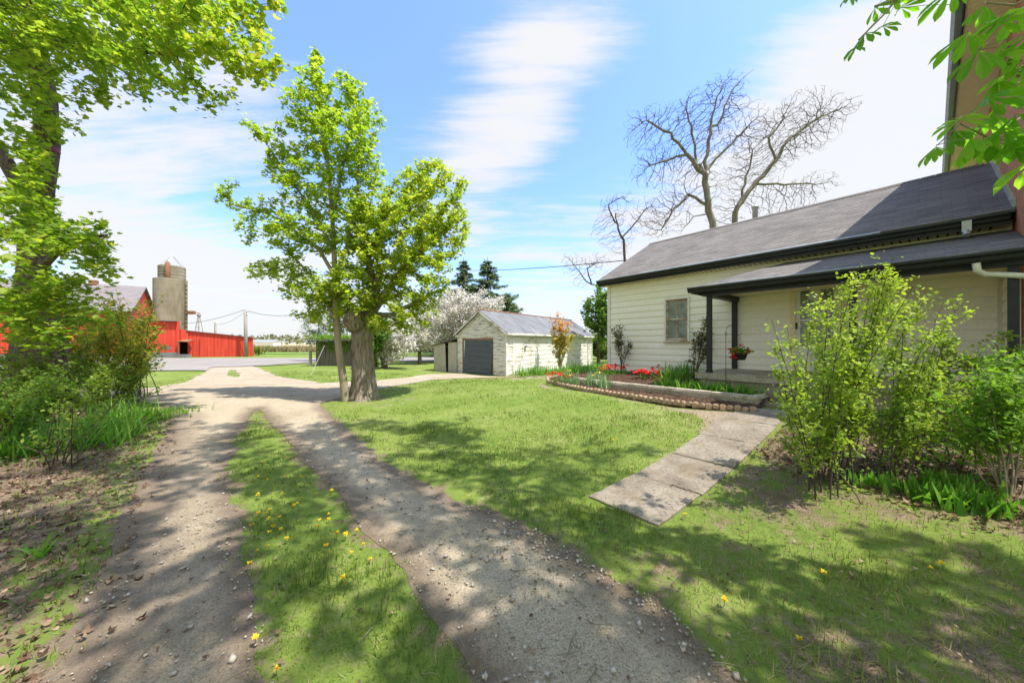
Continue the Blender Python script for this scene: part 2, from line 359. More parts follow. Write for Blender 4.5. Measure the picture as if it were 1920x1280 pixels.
def brick_mat():
    b = NB('red_brick'); tc = b.n('ShaderNodeTexCoord'); br = b.n('ShaderNodeTexBrick'); b.l(tc.outputs['UV'], br.inputs[0])
    br.inputs['Scale'].default_value = 1.0; br.inputs['Brick Width'].default_value = .215; br.inputs['Row Height'].default_value = .075; br.inputs['Mortar Size'].default_value = .006
    br.inputs['Color1'].default_value = (.56, .20, .075, 1); br.inputs['Color2'].default_value = (.36, .13, .065, 1); br.inputs['Mortar'].default_value = (.40, .34, .29, 1)
    n = b.noise(tc.outputs['UV'], 5, 7, .7); col = b.mix(.4, br.outputs['Color'], b.ramp(n, [(.3, (.28, .11, .06)), (.5, (.48, .20, .10)), (.7, (.58, .36, .24))]), 'MIX')
    return b.done(b.pr(col, .9, .15, 0, b.bump(b.math('SUBTRACT', n, br.outputs['Fac']), .6, .01)))
def weathered_mat(name, paint, wood1, wood2, amount, scale=(.8, .8, 5)):
    """old paint flaking off boards"""
    b = NB(name); co = b.coord('Object', scale); n = b.noise(co, 2.0, 9, .72); w = b.noise(b.coord('Object', (2, 2, 14)), 3.0, 6, .6); big = b.noise(b.coord('Object'), .6, 4)
    f = b.ramp(b.math('ADD', b.math('MULTIPLY', n, .8), b.math('MULTIPLY', big, .2)), [(amount-.05, 1.0), (amount+.05, 0.0)])
    wood = b.ramp(w, [(.3, wood1), (.7, wood2)]); pc = b.mix(b.ramp(w, [(.3, .35), (.6, 0.0)]), paint, tuple(x*.72 for x in paint))
    return b.done(b.pr(b.mix(f, pc, wood), .8, .2, 0, b.bump(b.math('ADD', f, w), .5, .006)))
def tinroof_mat():
    b = NB('old_tin_roof'); tc = b.n('ShaderNodeTexCoord'); mp = b.n('ShaderNodeMapping'); mp.inputs['Scale'].default_value = (5, .45, 1); mp.inputs['Rotation'].default_value = (0, 0, R(-14)); b.l(tc.outputs['UV'], mp.inputs[0])
    n = b.noise(mp.outputs[0], 1.6, 8, .7); n2 = b.noise(tc.outputs['UV'], 1.1, 5, .6)
    col = b.ramp(n, [(.3, (.085, .085, .088)), (.5, (.16, .16, .165)), (.68, (.30, .30, .305))]); col = b.mix(b.ramp(n2, [(.6, 0.0), (.72, .7)]), col, (.09, .085, .085))
    return b.done(b.pr(col, .7, .3, .1, b.bump(n, .5, .01)))
def redwall_mat():
    b = NB('red_barn_boards'); co = b.coord('Object'); wv = b.n('ShaderNodeTexWave'); wv.wave_type = 'BANDS'; wv.bands_direction = 'X'; wv.wave_profile = 'SAW'; wv.inputs['Scale'].default_value = 1.1; b.l(co, wv.inputs[0])
    n = b.noise(b.coord('Object', (3, 3, .3)), 1.5, 6); col = b.ramp(n, [(.3, (.55, .05, .03)), (.7, (.68, .085, .05))])
    col = b.mix(b.ramp(wv.outputs[0], [(.0, .85), (.14, 0.0)]), col, (.20, .012, .01)); col = b.mix(b.ramp(b.noise(b.coord('Object', (1, 1, .6)), .8, 7, .7), [(.56, 0.0), (.7, .4)]), col, (.62, .26, .20))
    return b.done(b.pr(col, .6, .2))
def silo_mat():
    b = NB('silo_concrete'); co = b.coord('Object'); n = b.noise(b.coord('Object', (1, 1, .25)), .9, 8, .65)
    col = b.ramp(n, [(.3, (.17, .135, .09)), (.5, (.27, .23, .16)), (.7, (.34, .295, .22))])
    sx = b.n('ShaderNodeSeparateXYZ'); b.l(co, sx.inputs[0]); fr = b.math('FRACT', b.math('DIVIDE', sx.outputs[2], .76)); ln = b.ramp(fr, [(.03, .7), (.07, 0.0)])
    col = b.mix(ln, col, (.16, .14, .11)); return b.done(b.pr(col, .9, .1))
def glass_mat():
    b = NB('old_window_glass'); n = b.noise(b.coord('Object'), 4, 6, .6); col = b.ramp(n, [(.3, (.10, .11, .10)), (.5, (.22, .24, .21)), (.7, (.33, .34, .30))])
    return b.done(b.pr(col, .15, .6))
M_ground = ground_mat(); M_drive = drive_mat(); M_yard = yard_mat(); M_conc = concrete_mat(); M_mulch = mulch_mat()
M_curb = concrete_mat('concrete_kerb', (.26, .22, .16), (.42, .37, .28), (.50, .46, .37))
M_edge = concrete_mat('edging_terracotta', (.32, .20, .13), (.48, .34, .23), (.55, .42, .31))
M_siding = siding_mat(); M_shingle = shingle_mat(); M_brick = brick_mat(); M_glass = glass_mat()
M_black = plain('black_trim', (.010, .012, .013), (.020, .023, .024), 8, .5, .4, bump=.1)
M_soffit = plain('cream_soffit', (.84, .74, .50), (.78, .68, .44), 3, .6)
M_gut = plain('grey_gutter_rim', (.33, .35, .36), (.20, .215, .22), 9, .5, .4, .3)
M_white = plain('white_paint', (.78, .77, .72), (.68, .66, .60), 7, .5)
M_alu = plain('aluminium_old', (.50, .51, .50), (.36, .37, .36), 5, .45, .4, .5)
M_wood = weathered_mat('flaking_window_paint', (.62, .58, .50), (.25, .14, .07), (.42, .26, .14), .5)
M_gfront = weathered_mat('garage_front_boards', (.74, .72, .66), (.22, .19, .15), (.44, .40, .34), .455)
M_gside = weathered_mat('garage_side_boards', (.80, .78, .71), (.28, .23, .17), (.48, .42, .33), .455)
M_gdoor = plain('blue_grey_door', (.055, .075, .085), (.075, .095, .105), 2.5, .5, .35, bump=.15, stretch=(1, 1, 4))
M_ply = plain('grey_plywood', (.50, .45, .38), (.38, .34, .28), 3, .85)
M_tin = tinroof_mat(); M_redw = redwall_mat(); M_silo = silo_mat()
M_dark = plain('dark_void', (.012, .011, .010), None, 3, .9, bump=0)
M_plank = plain('grey_planks', (.075, .065, .055), (.19, .17, .15), 6, .9, stretch=(3, 3, .3))
M_rust = plain('rusty_metal', (.20, .09, .05), (.32, .16, .09), 6, .7)
M_pole = plain('weathered_pole', (.24, .22, .20), (.34, .32, .29), 6, .9, stretch=(3, 3, .3))
M_fdn = plain('grey_foundation', (.16, .165, .18), (.22, .225, .24), 3, .9)
M_barnroof = plain('barn_roof_grey', (.17, .15, .15), (.24, .21, .21), 2, .8)
M_purple = plain('purple_tape', (.30, .08, .22), (.22, .06, .16), 8, .8)
M_pot = plain('dark_pot', (.03, .025, .022), None, 8, .6)

# ------------------------------------------------------------------ plane shapes of the ground
def sdf_poly(X, Y, poly):
    """negative inside"""
    P = np.array(poly); X = np.asarray(X, float); Y = np.asarray(Y, float); d = np.full(X.shape, 1e9); ins = np.zeros(X.shape, bool)
    for i in range(len(P)):
        ax, ay = P[i]; bx, by = P[(i+1) % len(P)]
        ex, ey = bx-ax, by-ay; t = np.clip(((X-ax)*ex+(Y-ay)*ey)/(ex*ex+ey*ey+1e-12), 0, 1)
        d = np.minimum(d, np.hypot(X-ax-t*ex, Y-ay-t*ey))
        c = ((ay > Y) != (by > Y)) & (X < (bx-ax)*(Y-ay)/((by-ay) if by != ay else 1e-12)+ax); ins ^= c
    return np.where(ins, -d, d)
def PG(pts): return [G(*p) for p in pts]
P_left = [(-2.9, -3), (-1.05, -3)] + PG([(510, 1600), (490, 1280), (443, 1040), (432, 900), (438, 820), (470, 772), (500, 745), (380, 720), (250, 745), (322, 768), (300, 830), (262, 900), (215, 1000), (150, 1130), (110, 1280)]) + [(-3.0, 1.0)]
P_right = [(0.15, -3), (1.9, -3), (1.25, 0.8)] + PG([(1400, 1280), (1215, 1120), (1100, 1050), (985, 985), (860, 935), (745, 880), (665, 820), (610, 770), (600, 752), (620, 735), (560, 725), (480, 745), (497, 775), (545, 835), (610, 905), (690, 1000), (780, 1120), (850, 1200), (900, 1280)]) + [(0.0, .9)]
P_cross = PG([(225, 745), (330, 772), (430, 772), (520, 760), (600, 757), (650, 742), (720, 728), (810, 712), (905, 708), (935, 707), (860, 700), (800, 702), (700, 715), (600, 718), (520, 705), (480, 688), (470, 679), (395, 679), (385, 698), (350, 716), (240, 733), (100, 728), (60, 742)])
P_yard = PG([(500, 686), (390, 689), (380, 700), (300, 708), (150, 712), (60, 712), (-120, 690), (200, 671), (300, 672), (600, 671.5), (830, 669.5), (1000, 667), (1000, 674), (830, 677), (600, 679.5)])
P_isl = PG([(424, 704), (434, 690), (446, 697), (448, 708)])
def drive_sdf(X, Y):
    d = np.minimum(np.minimum(sdf_poly(X, Y, P_left), sdf_poly(X, Y, P_right)), sdf_poly(X, Y, P_cross))
    d = np.maximum(d, -sdf_poly(X, Y, P_isl))
    return d + (.07*wav(X, Y, 3.0, 11) + .03*wav(X, Y, 11, 12))*np.clip(.5+np.abs(Y)*.04, .5, 1.6)
def yard_sdf(X, Y): return sdf_poly(X, Y, P_yard) + .25*wav(X, Y, .5, 21)
P_path = [from_house(*q) for q in [(4.86, -7.23), (5.56, -7.18), (5.6, -2.75), (4.86, -2.75)]]
P_bed = [from_house(*q) for q in [(5.1, -3.3), (4.0, -3.62), (2.6, -3.55), (1.5, -3.42), (.7, -3.2), (0, -2.95), (-.5, -2.5), (-.65, -1.9), (-.45, -1.2), (-.1, -.6), (-.1, .2), (5.1, .2)]]
P_bare = [from_house(*q) for q in [(5.2, -3.3), (4.0, -3.7), (2.6, -3.75), (1.5, -3.6), (.5, -3.4), (-.3, -3.1), (.4, -3.55), (2, -3.72), (3.2, -3.75), (4.0, -3.78), (4.5, -3.9), (4.75, -4.2), (4.85, -4.7), (5.2, -4.7)]]
P_rbed = PG([(1432, 850), (1500, 880), (1600, 905), (1700, 940), (1800, 960), (1960, 1010), (2300, 1100)]) + [(9.5, 3.5), (8.5, 5.2)] + [from_house(7.7, -2.0), from_house(5.7, -2.0), from_house(5.65, -3.2)]
P_rdirt = PG([(1432, 850), (1370, 870), (1290, 940), (1330, 990), (1500, 990), (1650, 1010), (1800, 1040), (1960, 1080)]) + PG([(1960, 1010), (1800, 960), (1700, 940), (1600, 905), (1500, 880)])
P_verge = [(-4.0, -3), (-2.9, -3), (-3.1, 1)] + PG([(60, 1280), (130, 1130), (200, 1000), (250, 900), (290, 830), (300, 785), (240, 772)]) + [(-9, 8.5), (-14, 9), (-14, -3)]
P_treedirt = PG([(590, 752), (640, 738), (720, 740), (800, 745), (780, 757), (700, 764), (610, 762)])
P_worn = PG([(900, 710), (950, 704), (1040, 703), (1060, 708), (960, 712)])

def axis(fine0, fine1, step, far0, far1, gr=1.16):
    a = list(np.arange(fine0, fine1+1e-6, step)); s = step; x = a[-1]
    while x < far1: s *= gr; x += s; a.append(x)
    s = step; x = a[0]; pre = []
    while x > far0: s *= gr; x -= s; pre.append(x)
    return np.array(pre[::-1]+a)
def build_ground():
    xs = axis(-14, 10, .13, -2600, 2600); ys = axis(-1.0, 19, .13, -900, 4200)
    X, Y = np.meshgrid(xs, ys); Z = terrain(X, Y); nx, ny = len(xs), len(ys)
    idx = np.arange(nx*ny).reshape(ny, nx)
    F = np.stack([idx[:-1, :-1], idx[:-1, 1:], idx[1:, 1:], idx[1:, :-1]], -1).reshape(-1, 4)
    soil = np.clip(.5-sdf_poly(X, Y, P_rbed)*1.6, 0, 1)
    soil = np.maximum(soil, np.clip(.36-sdf_poly(X, Y, P_rdirt)*1.2, 0, .52))
    soil = np.maximum(soil, np.clip(.4-sdf_poly(X, Y, P_verge)*.5, 0, .72))
    near = (Y < 6) & (X > 1.2)
    soil = np.maximum(soil, np.where(Y < 9, np.clip(.30-.32*wav(X, Y, 2.1, 51)-.15*wav(X, Y, 7, 52), 0, .6)*sstep(.4, 2.0, X-(Y-3)*.9), 0))
    dd = drive_sdf(X, Y); soil = np.maximum(soil, np.clip(.62-np.abs(dd)*1.9, 0, .6)*(Y < 12))
    soil = np.maximum(soil, np.clip(.5-sdf_poly(X, Y, P_bed)*2, 0, 1))
    dirt = np.clip(.5-sdf_poly(X, Y, P_bare)*2.2, 0, .85)
    for P, k, mx in ((P_treedirt, 1.0, .42), (P_worn, 1.2, .6)): dirt = np.maximum(dirt, np.clip(.42-sdf_poly(X, Y, P)*k, 0, mx))
    dirt = np.maximum(dirt, np.clip(.5-np.abs(dd)*.9, 0, .5)*(Y >= 8))
    field = sstep(62, 75, Y)
    tag(raw_mesh('ground', np.stack([X, Y, Z], -1).reshape(-1, 3), F, M_ground, smooth=True, uv=False,
        attrs={'soil': ('POINT', soil.ravel()), 'dirt': ('POINT', dirt.ravel()), 'field': ('POINT', field.ravel())}), kind='structure')
def sheet(name, sdf, xs, ys, lift, mat, attrs=None, slope=0.0):
    X, Y = np.meshgrid(xs, ys); nx, ny = len(xs), len(ys); D = sdf(X, Y)
    e = .02; gx = (sdf(X+e, Y)-D)/e; gy = (sdf(X, Y+e)-D)/e; g = np.hypot(gx, gy)+1e-6
    cell = np.maximum(np.gradient(xs)[None, :], np.gradient(ys)[:, None])*.75
    idx = np.arange(nx*ny).reshape(ny, nx); F = np.stack([idx[:-1, :-1], idx[:-1, 1:], idx[1:, 1:], idx[1:, :-1]], -1).reshape(-1, 4)
    ctr = (D[:-1, :-1]+D[:-1, 1:]+D[1:, 1:]+D[1:, :-1])/4
    keep = (ctr < 0).ravel(); F = F[keep]
    cnt = np.bincount(F.ravel(), minlength=nx*ny).reshape(ny, nx); bd = (cnt > 0) & (cnt < 4)
    mv = np.clip(D/g, -cell, cell)*bd; X2 = X-gx/g*mv; Y2 = Y-gy/g*mv
    Z = terrain(X2, Y2)+lift+slope*np.maximum(Y2, 0)
    used = np.unique(F); rm = np.zeros(nx*ny, int); rm[used] = np.arange(len(used)); F = rm[F]
    V = np.stack([X2, Y2, Z], -1).reshape(-1, 3)[used]
    at = {k: ('POINT', fn(V[:, 0], V[:, 1])) for k, fn in (attrs or {}).items()}
    o = raw_mesh(name, V, F, mat, smooth=True, uv=False, attrs=at); tag(o, kind='structure'); return o
build_ground()
def d_edge(X, Y):
    d = drive_sdf(X, Y); e = np.clip(.85+d*2.2, 0, .8)
    verge = np.clip(.9-np.abs(sdf_poly(X, Y, P_verge))*.9, 0, .75)*(Y < 8)
    return np.maximum(e*(Y < 9), verge)*(1-sstep(7, 11, Y))
sheet('driveway', drive_sdf, axis(-13, 3.2, .08, -22, 3.4, 1.05), axis(-.6, 15, .08, -3, 32, 1.03), .0015, M_drive,
      {'edge': d_edge, 'gravel': lambda X, Y: .35*sstep(-.6, 1.2, X)*(1-sstep(3.5, 7, Y))-.1}, slope=.0009)
sheet('gravel_yard', yard_sdf, np.arange(-60, 12, .45), np.arange(18, 50, .3), .05, M_yard)
def sheet_quad(name, pts, mat, z):
    V = [(x, y, z) for x, y in pts]; return tag(raw_mesh(name, V, [list(range(len(pts)))], mat), kind='structure')
M_verge_far = plain('far_green_verge', (.17, .27, .04), (.12, .21, .03), .5, .9)
sheet_quad('field_verge', [(-160, 46), (60, 46), (90, 54), (-230, 54)], M_verge_far, .06)

# slabs of the path
r = random.Random(4)
cuts = [-7.22, -6.42, -5.6, -4.75, -3.9, -2.95]
for i in range(5):
    m0, m1 = cuts[i]+.0015, cuts[i+1]-.0015; mb = MB(); a0, a1 = 4.86+r.uniform(-.015, .015), 5.56+r.uniform(-.015, .02)
    corners = [(a0, m0+r.uniform(-.02, .02)), (a1, m0+r.uniform(-.0, .06)), (a1, m1), (a0, m1)]
    # irregular outline with chipped edges
    out = []
    for k in range(4):
        p, q = corners[k], corners[(k+1) % 4]
        for s_ in range(8):
            t = s_/8; out.append((p[0]+(q[0]-p[0])*t+r.uniform(-.006, .006), p[1]+(q[1]-p[1])*t+r.uniform(-.006, .006)))
    tz = [T(*from_house(*c)) for c in corners]; n = len(out); V = []
    pl = np.linalg.lstsq(np.c_[np.array(corners), np.ones(4)], np.array(tz), rcond=None)[0]
    for dz in (-.06, .028):
        for p in out:
            x, y = from_house(*p); V.append((x, y, pl[0]*p[0]+pl[1]*p[1]+pl[2]+dz-.012))
    cen = np.mean(out, 0)
    for p in out:
        q = (p[0]+(cen[0]-p[0])*.03, p[1]+(cen[1]-p[1])*.03); x, y = from_house(*q); V.append((x, y, pl[0]*q[0]+pl[1]*q[1]+pl[2]+.022))
    F = [[j, (j+1) % n, n+(j+1) % n, n+j] for j in range(n)] + [[n+j, n+(j+1) % n, 2*n+(j+1) % n, 2*n+j] for j in range(n)] + [list(range(2*n, 3*n))]
    raw_mesh('path', V, F, M_conc)['kind'] = 'structure'

# ------------------------------------------------------------------ plants: leaves, blades, skeletons
LEAF5 = np.array([(0, 0, 0), (.28, .1, .02), (.55, .42, -.06), (.26, .5, .04), (0, 1, -.04), (-.26, .5, .04), (-.55, .42, -.06), (-.28, .1, .02)], float)
MAPLE = np.array([(0, 0, 0), (.20, .04, 0), (.45, .02, -.05), (.36, .22, 0), (.62, .50, -.10), (.30, .48, .03), (.26, .64, .02), (0, 1.0, -.10), (-.26, .64, .02), (-.30, .48, .03), (-.62, .50, -.10), (-.36, .22, 0), (-.45, .02, -.05), (-.20, .04, 0)], float)
OVAL = np.array([(0, 0, 0), (.24, .3, .05), (.26, .65, .03), (0, 1, -.08), (-.26, .65, .03), (-.24, .3, .05)], float)
NEEDLE = np.array([(0, 0, 0), (.09, .5, 0), (0, 1, 0), (-.09, .5, 0)], float)
PETAL = np.array([(.5, 0, .1), (.0, .5, -.05), (-.5, 0, .1), (0, -.5, -.05)], float)
def rand_rot(n, rs, flat=.5, droop=0.0, yaw=None):
    """frames: leaf axis y' and normal z'; flat=1 keeps leaves level"""
    if yaw is None: yaw = rs.uniform(0, 2*np.pi, n)
    pit = rs.normal(-droop, 1-flat, n); roll = rs.normal(0, 1-flat, n)
    cy, sy = np.cos(yaw), np.sin(yaw); cp, sp = np.cos(pit), np.sin(pit); cr, sr = np.cos(roll), np.sin(roll)
    y = np.stack([cy*cp, sy*cp, sp], -1); x0 = np.stack([-sy, cy, 0*cy], -1); z0 = np.cross(x0, y)
    x = x0*cr[:, None]+z0*sr[:, None]; z = np.cross(x, y); return x, y, z
def leaves(P, size, tmpl, rs, flat=.5, droop=0.2, yaw=None):
    n = len(P); x, y, z = rand_rot(n, rs, flat, droop, yaw); s = (size*rs.uniform(.45, 1.4, n))[:, None, None]
    t = tmpl[None]; V = P[:, None, :]+s*(t[..., 0:1]*x[:, None]+t[..., 1:2]*y[:, None]+t[..., 2:3]*z[:, None])
    k = tmpl.shape[0]; F = np.arange(n*k).reshape(n, k); return V.reshape(-1, 3), F
def leaf_obj(name, P, size, tmpl, rs, mat, parent=None, flat=.5, droop=.2, rnd=None, yaw=None):
    V, F = leaves(P, size, tmpl, rs, flat, droop, yaw)
    if rnd is None: rnd = rs.uniform(0, 1, len(P))
    return raw_mesh(name, V, F, mat, parent, attrs={'rnd': ('FACE', rnd)}, uv=False)
def blades(P, h, w, rs, lean=.4, seg=1, curl=.5):
    n = len(P); yaw = rs.uniform(0, 6.283, n); hh = h*rs.uniform(.5, 1.3, n); ln = np.abs(rs.normal(0, lean, n))
    d = np.stack([np.cos(yaw), np.sin(yaw)], -1); sd = np.stack([-d[:, 1], d[:, 0]], -1); ww = w*rs.uniform(.6, 1.3, n)
    rows = []
    for s_ in range(seg+1):
        t = s_/seg; out = hh*(np.sin(ln)*t+curl*ln*t*t*.6); up = hh*(np.cos(np.minimum(ln, 1.3))*t-curl*ln*.25*t**3)
        c = P+np.concatenate([d*out[:, None], up[:, None]], 1)
        wd = ww*(1-t**2)*.5 if seg > 1 else ww*.5*(1-t)
        if s_ == seg: rows.append(c[:, None]); break
        o = np.concatenate([sd*wd[:, None], np.zeros((n, 1))], 1); rows.append(np.stack([c-o, c+o], 1))
    V = np.concatenate(rows, 1); k = V.shape[1]
    base = (np.arange(n)*k)[:, None]; quads = []
    for s_ in range(seg-1): quads.append(base+np.array([[2*s_, 2*s_+1, 2*s_+3, 2*s_+2]]))
    tri = base+np.array([[k-3, k-2, k-1]])
    return V.reshape(-1, 3), (np.concatenate(quads) if quads else None), tri
def blade_obj(name, P, h, w, rs, mat, parent=None, lean=.4, seg=1, curl=.5, rnd=None):
    V, Q, Tn = blades(P, h, w, rs, lean, seg, curl); n = len(P)
    if rnd is None: rnd = rs.uniform(0, 1, n)
    if Q is None: return raw_mesh(name, V, Tn, mat, parent, attrs={'rnd': ('FACE', rnd)}, uv=False)
    F = Q.tolist()+Tn.tolist(); rr = np.concatenate([np.tile(rnd, seg-1), rnd])
    return raw_mesh(name, V, F, mat, parent, attrs={'rnd': ('FACE', rr)}, uv=False, smooth=True)

def in_blobs(n, blobs, rs, shell=.0):
    """random points in a union of ellipsoids (cx,cy,cz,rx,ry,rz[,weight])"""
    w = np.array([(b[6] if len(b) > 6 else 1)*b[3]*b[4]*b[5] for b in blobs]); k = rs.choice(len(blobs), n, p=w/w.sum()); B = np.array([b[:6] for b in blobs])[k]
    d = rs.normal(size=(n, 3)); d /= np.linalg.norm(d, axis=1)[:, None]; q = rs.uniform(shell, 1, n)**(1/3.)
    return B[:, :3]+d*B[:, 3:]*q[:, None]
def grow(att, seed, step=.3, infl=3.0, kill=.6, iters=120, grav=0.0, jit=.15, rs=None, parents=None, cap=9000):
    P = [np.array(p, float) for p in seed]; par = parents if parents else [-1]+list(range(len(seed)-1))
    par = list(par); kidd = {}; A = att.copy(); nd = np.full(len(A), 1e9); ni = np.zeros(len(A), int)
    def upd(idx):
        nonlocal nd, ni
        Q = np.array([P[i] for i in idx]); D = np.linalg.norm(A[:, None]-Q[None], axis=2); j = D.argmin(1); dm = D[np.arange(len(A)), j]
        b = dm < nd; nd[b] = dm[b]; ni[b] = np.array(idx)[j[b]]
    upd(list(range(len(P))))
    for it in range(iters):
        if len(A) == 0: break
        m = nd < infl
        if not m.any(): infl *= 1.5; continue
        dirs = A[m]-np.array(P)[ni[m]]; dirs /= np.linalg.norm(dirs, axis=1)[:, None]+1e-9
        us, inv = np.unique(ni[m], return_inverse=True); S = np.zeros((len(us), 3)); np.add.at(S, inv, dirs)
        S += rs.normal(0, jit, S.shape)*np.linalg.norm(S, axis=1)[:, None]; S[:, 2] -= grav*np.linalg.norm(S, axis=1)
        S /= np.linalg.norm(S, axis=1)[:, None]+1e-9
        new = []
        dead = set()
        for u, s_ in zip(us, S):
            if any(float(np.dot(s_, q)) > .955 for q in kidd.get(u, ())): dead.add(u); continue
            kidd.setdefault(u, []).append(s_); P.append(P[u]+s_*step); par.append(int(u)); new.append(len(P)-1)
        if dead: nd[np.isin(ni, list(dead)) & m] = 0
        if new: upd(new)
        k = nd > kill; A = A[k]; nd = nd[k]; ni = ni[k]
        if len(P) > cap: break
    return np.array(P), np.array(par)
def radii(P, par, tip, ex, seedr=None):
    n = len(P); acc = np.zeros(n); kids = np.zeros(n, int)
    for i in range(n):
        if par[i] >= 0: kids[par[i]] += 1
    for i in range(n-1, -1, -1):
        if kids[i] == 0: acc[i] = tip**ex
        if par[i] >= 0: acc[par[i]] += acc[i]
    r_ = acc**(1/ex)
    if seedr is not None:
        for i, q in enumerate(seedr): r_[i] = max(r_[i], q) if q > 0 else r_[i]
    return r_, kids
def wood(name, P, par, r_, mat, parent=None, knob=0.0, rs=None, minr=0, maxsides=14, thin=None, split=.03):
    n = len(P); best = {}; mb = MB(); mb_main = mb; mb_thin = MB()
    for i in range(n):
        p = par[i]
        if p >= 0 and (p not in best or r_[i] > r_[best[p]]): best[p] = i
    used = np.zeros(n, bool); starts = [0]+[i for i in range(1, n) if best.get(par[i]) != i]
    for s_ in starts:
        ch = [] if par[s_] < 0 else [par[s_]]; rr = [] if par[s_] < 0 else [min(r_[s_]*1.15, r_[par[s_]])]
        i = s_
        while True:
            ch.append(i); rr.append(r_[i])
            if i not in best: break
            i = best[i]
        if len(ch) < 2 or max(rr) < minr: continue
        mr = max(rr); mb = mb_thin if (thin and mr < split) else mb_main; sides = maxsides if mr > .12 else (7 if mr > .04 else (5 if mr > .015 else 3))
        if rr[-1] < .02: rr[-1] *= .35
        b0 = len(mb.v); mb.tube([P[c] for c in ch], rr, sides, 0, False)
        if knob and mr > .12:
            for k in range(b0, len(mb.v)):
                row = (k-b0)//sides; x, y, z = mb.v[k]; c = P[ch[row]]; f = 1+knob*(math.sin(((k-b0) % sides)*2.3+z*1.3)*.5+math.sin(((k-b0) % sides)*1.1+z*4.1)*.5)
                mb.v[k] = (c[0]+(x-c[0])*f, c[1]+(y-c[1])*f, z)
    if mb_thin.v: mb_thin.build('twigs', thin, parent, smooth=True, uv=False)
    return mb_main.build(name, mat, parent, smooth=True, uv=False)
def twig_points(P, par, r_, thr, per, spread, rs, n=None):
    idx = np.where((r_ < thr) & (par >= 0))[0]
    if n: sel = rs.choice(idx, n)
    else: sel = np.repeat(idx, per)
    t = rs.uniform(0, 1, len(sel))[:, None]; Q = P[sel]*(1-t)+P[par[sel]]*t
    return Q+rs.normal(0, spread, Q.shape)
def interp(pts, step):
    out = [np.array(pts[0], float)]
    for a, b in zip(pts[:-1], pts[1:]):
        a = np.array(a, float); b = np.array(b, float); d = np.linalg.norm(b-a); k = max(1, int(round(d/step)))
        for j in range(1, k+1): out.append(a+(b-a)*j/k)
    return out
def seeded(paths, step):
    """paths: list of (pts, r0, r1, parent_path or None): returns nodes, parents, radii"""
    P = []; par = []; rr = []; ends = []
    for pts, r0, r1, link in paths:
        q = interp(pts, step); base = -1
        if link is not None:
            base = min(range(len(P)), key=lambda i: np.linalg.norm(P[i]-q[0])); q = q[1:] if np.linalg.norm(P[base]-q[0]) < step*.6 else q
        for j, p in enumerate(q):
            P.append(p); par.append(base); base = len(P)-1; t = j/max(1, len(q)-1); rr.append(r0+(r1-r0)*t)
    return P, par, rr
def tree(name, label, cat, paths, blobs, n_att, wood_mat, leaf_mat, leaf_n, leaf_size, tmpl, seed, step=.3, infl=3, kill=.6, tip=.006, ex=2.3, grav=0, flat=.55, droop=.3,
         spread=.12, group=None, crown='crown', thr=.02, knob=.0, jit=.15, crownmat_rnd=None, local=None, iters=120, extra=None, base=None, thinm=None, thins=.03, cap=9000):
    rs = np.random.RandomState(seed); P0, par0, rr0 = seeded(paths, step)
    b = Vector(paths[0][0][0]) if base is None else Vector(base)
    att = in_blobs(n_att, blobs, rs, .05)
    P, par = grow(att, P0, step, infl, kill, iters, grav, jit, rs, par0, cap)
    r_, kids = radii(P, par, tip, ex, rr0)
    root = thing(name, label, cat, b, 0, group); off = np.array(b)
    wood('trunk', P-off, par, r_, wood_mat, root, knob, rs, thin=thinm, split=thins)
    if leaf_n:
        Q = twig_points(P, par, r_, thr, 1, spread, rs, leaf_n)-off
        rnd = rs.uniform(0, 1, len(Q)) if crownmat_rnd is None else crownmat_rnd(Q+off, rs)
        leaf_obj(crown, Q, leaf_size, tmpl, rs, leaf_mat, root, flat, droop, rnd)
    return root, P, par, r_
def flare(p, pts, r0):
    return pts

# ------------------------------------------------------------------ farmhouse wing
def siding(mb, x0, x1, z0, z1, y, expo=.19, openings=(), depth=.026, axis='x', flip=1, mi=0):
    """clapboards facing -y (axis x) ; boards step outwards at their lower edge"""
    z = z0
    while z < z1-1e-4:
        zt = min(z+expo, z1); iv = [(x0, x1)]
        for (a, b, c, d) in openings:
            if d > z+.001 and c < zt-.001:
                nv = []
                for (p, q) in iv:
                    if b <= p or a >= q: nv.append((p, q)); continue
                    if a > p: nv.append((p, a))
                    if b < q: nv.append((b, q))
                iv = nv
        for (p, q) in iv:
            # profile in (y,z): bottom lip proud, tapering to the top
            pr_ = [(y, z+.007), (y-depth*flip, z+.007), (y-depth*1.04*flip, z+.035), (y-depth*.9*flip, z+.09), (y-depth*.55*flip, z+.15) if zt-z > .16 else (y-depth*.85*flip, z+.092), (y-.004*flip, zt), (y, zt)]
            cut = p+((z*7.77) % 1)*2.2+.8; e0 = p
            while cut < q-.5: mb.prism(pr_, e0, cut-.0015, 'x' if axis == 'x' else 'y', mi); e0 = cut+.0015; cut += 3.05
            mb.prism(pr_, e0, q, 'x' if axis == 'x' else 'y', mi)
        z = zt
house = thing('farmhouse', 'single storey cream clapboard farmhouse wing with dark shingled roof and front porch', 'house', (O[0], O[1], 0), HROT)
ZB, ZE, RY, RZ = .58, 3.52, 3.04, 5.48
LEN = 7.8
win = (2.02, 2.64, 1.58, 2.76); door = (4.94, 5.80, .87, 2.93)
mb = MB(); siding(mb, .09, 7.66, ZB, ZE, 0, .19, [win, door])
mb.box(.0, LEN, .025, .18, ZB, ZE)
mb.v = [v for v in mb.v]
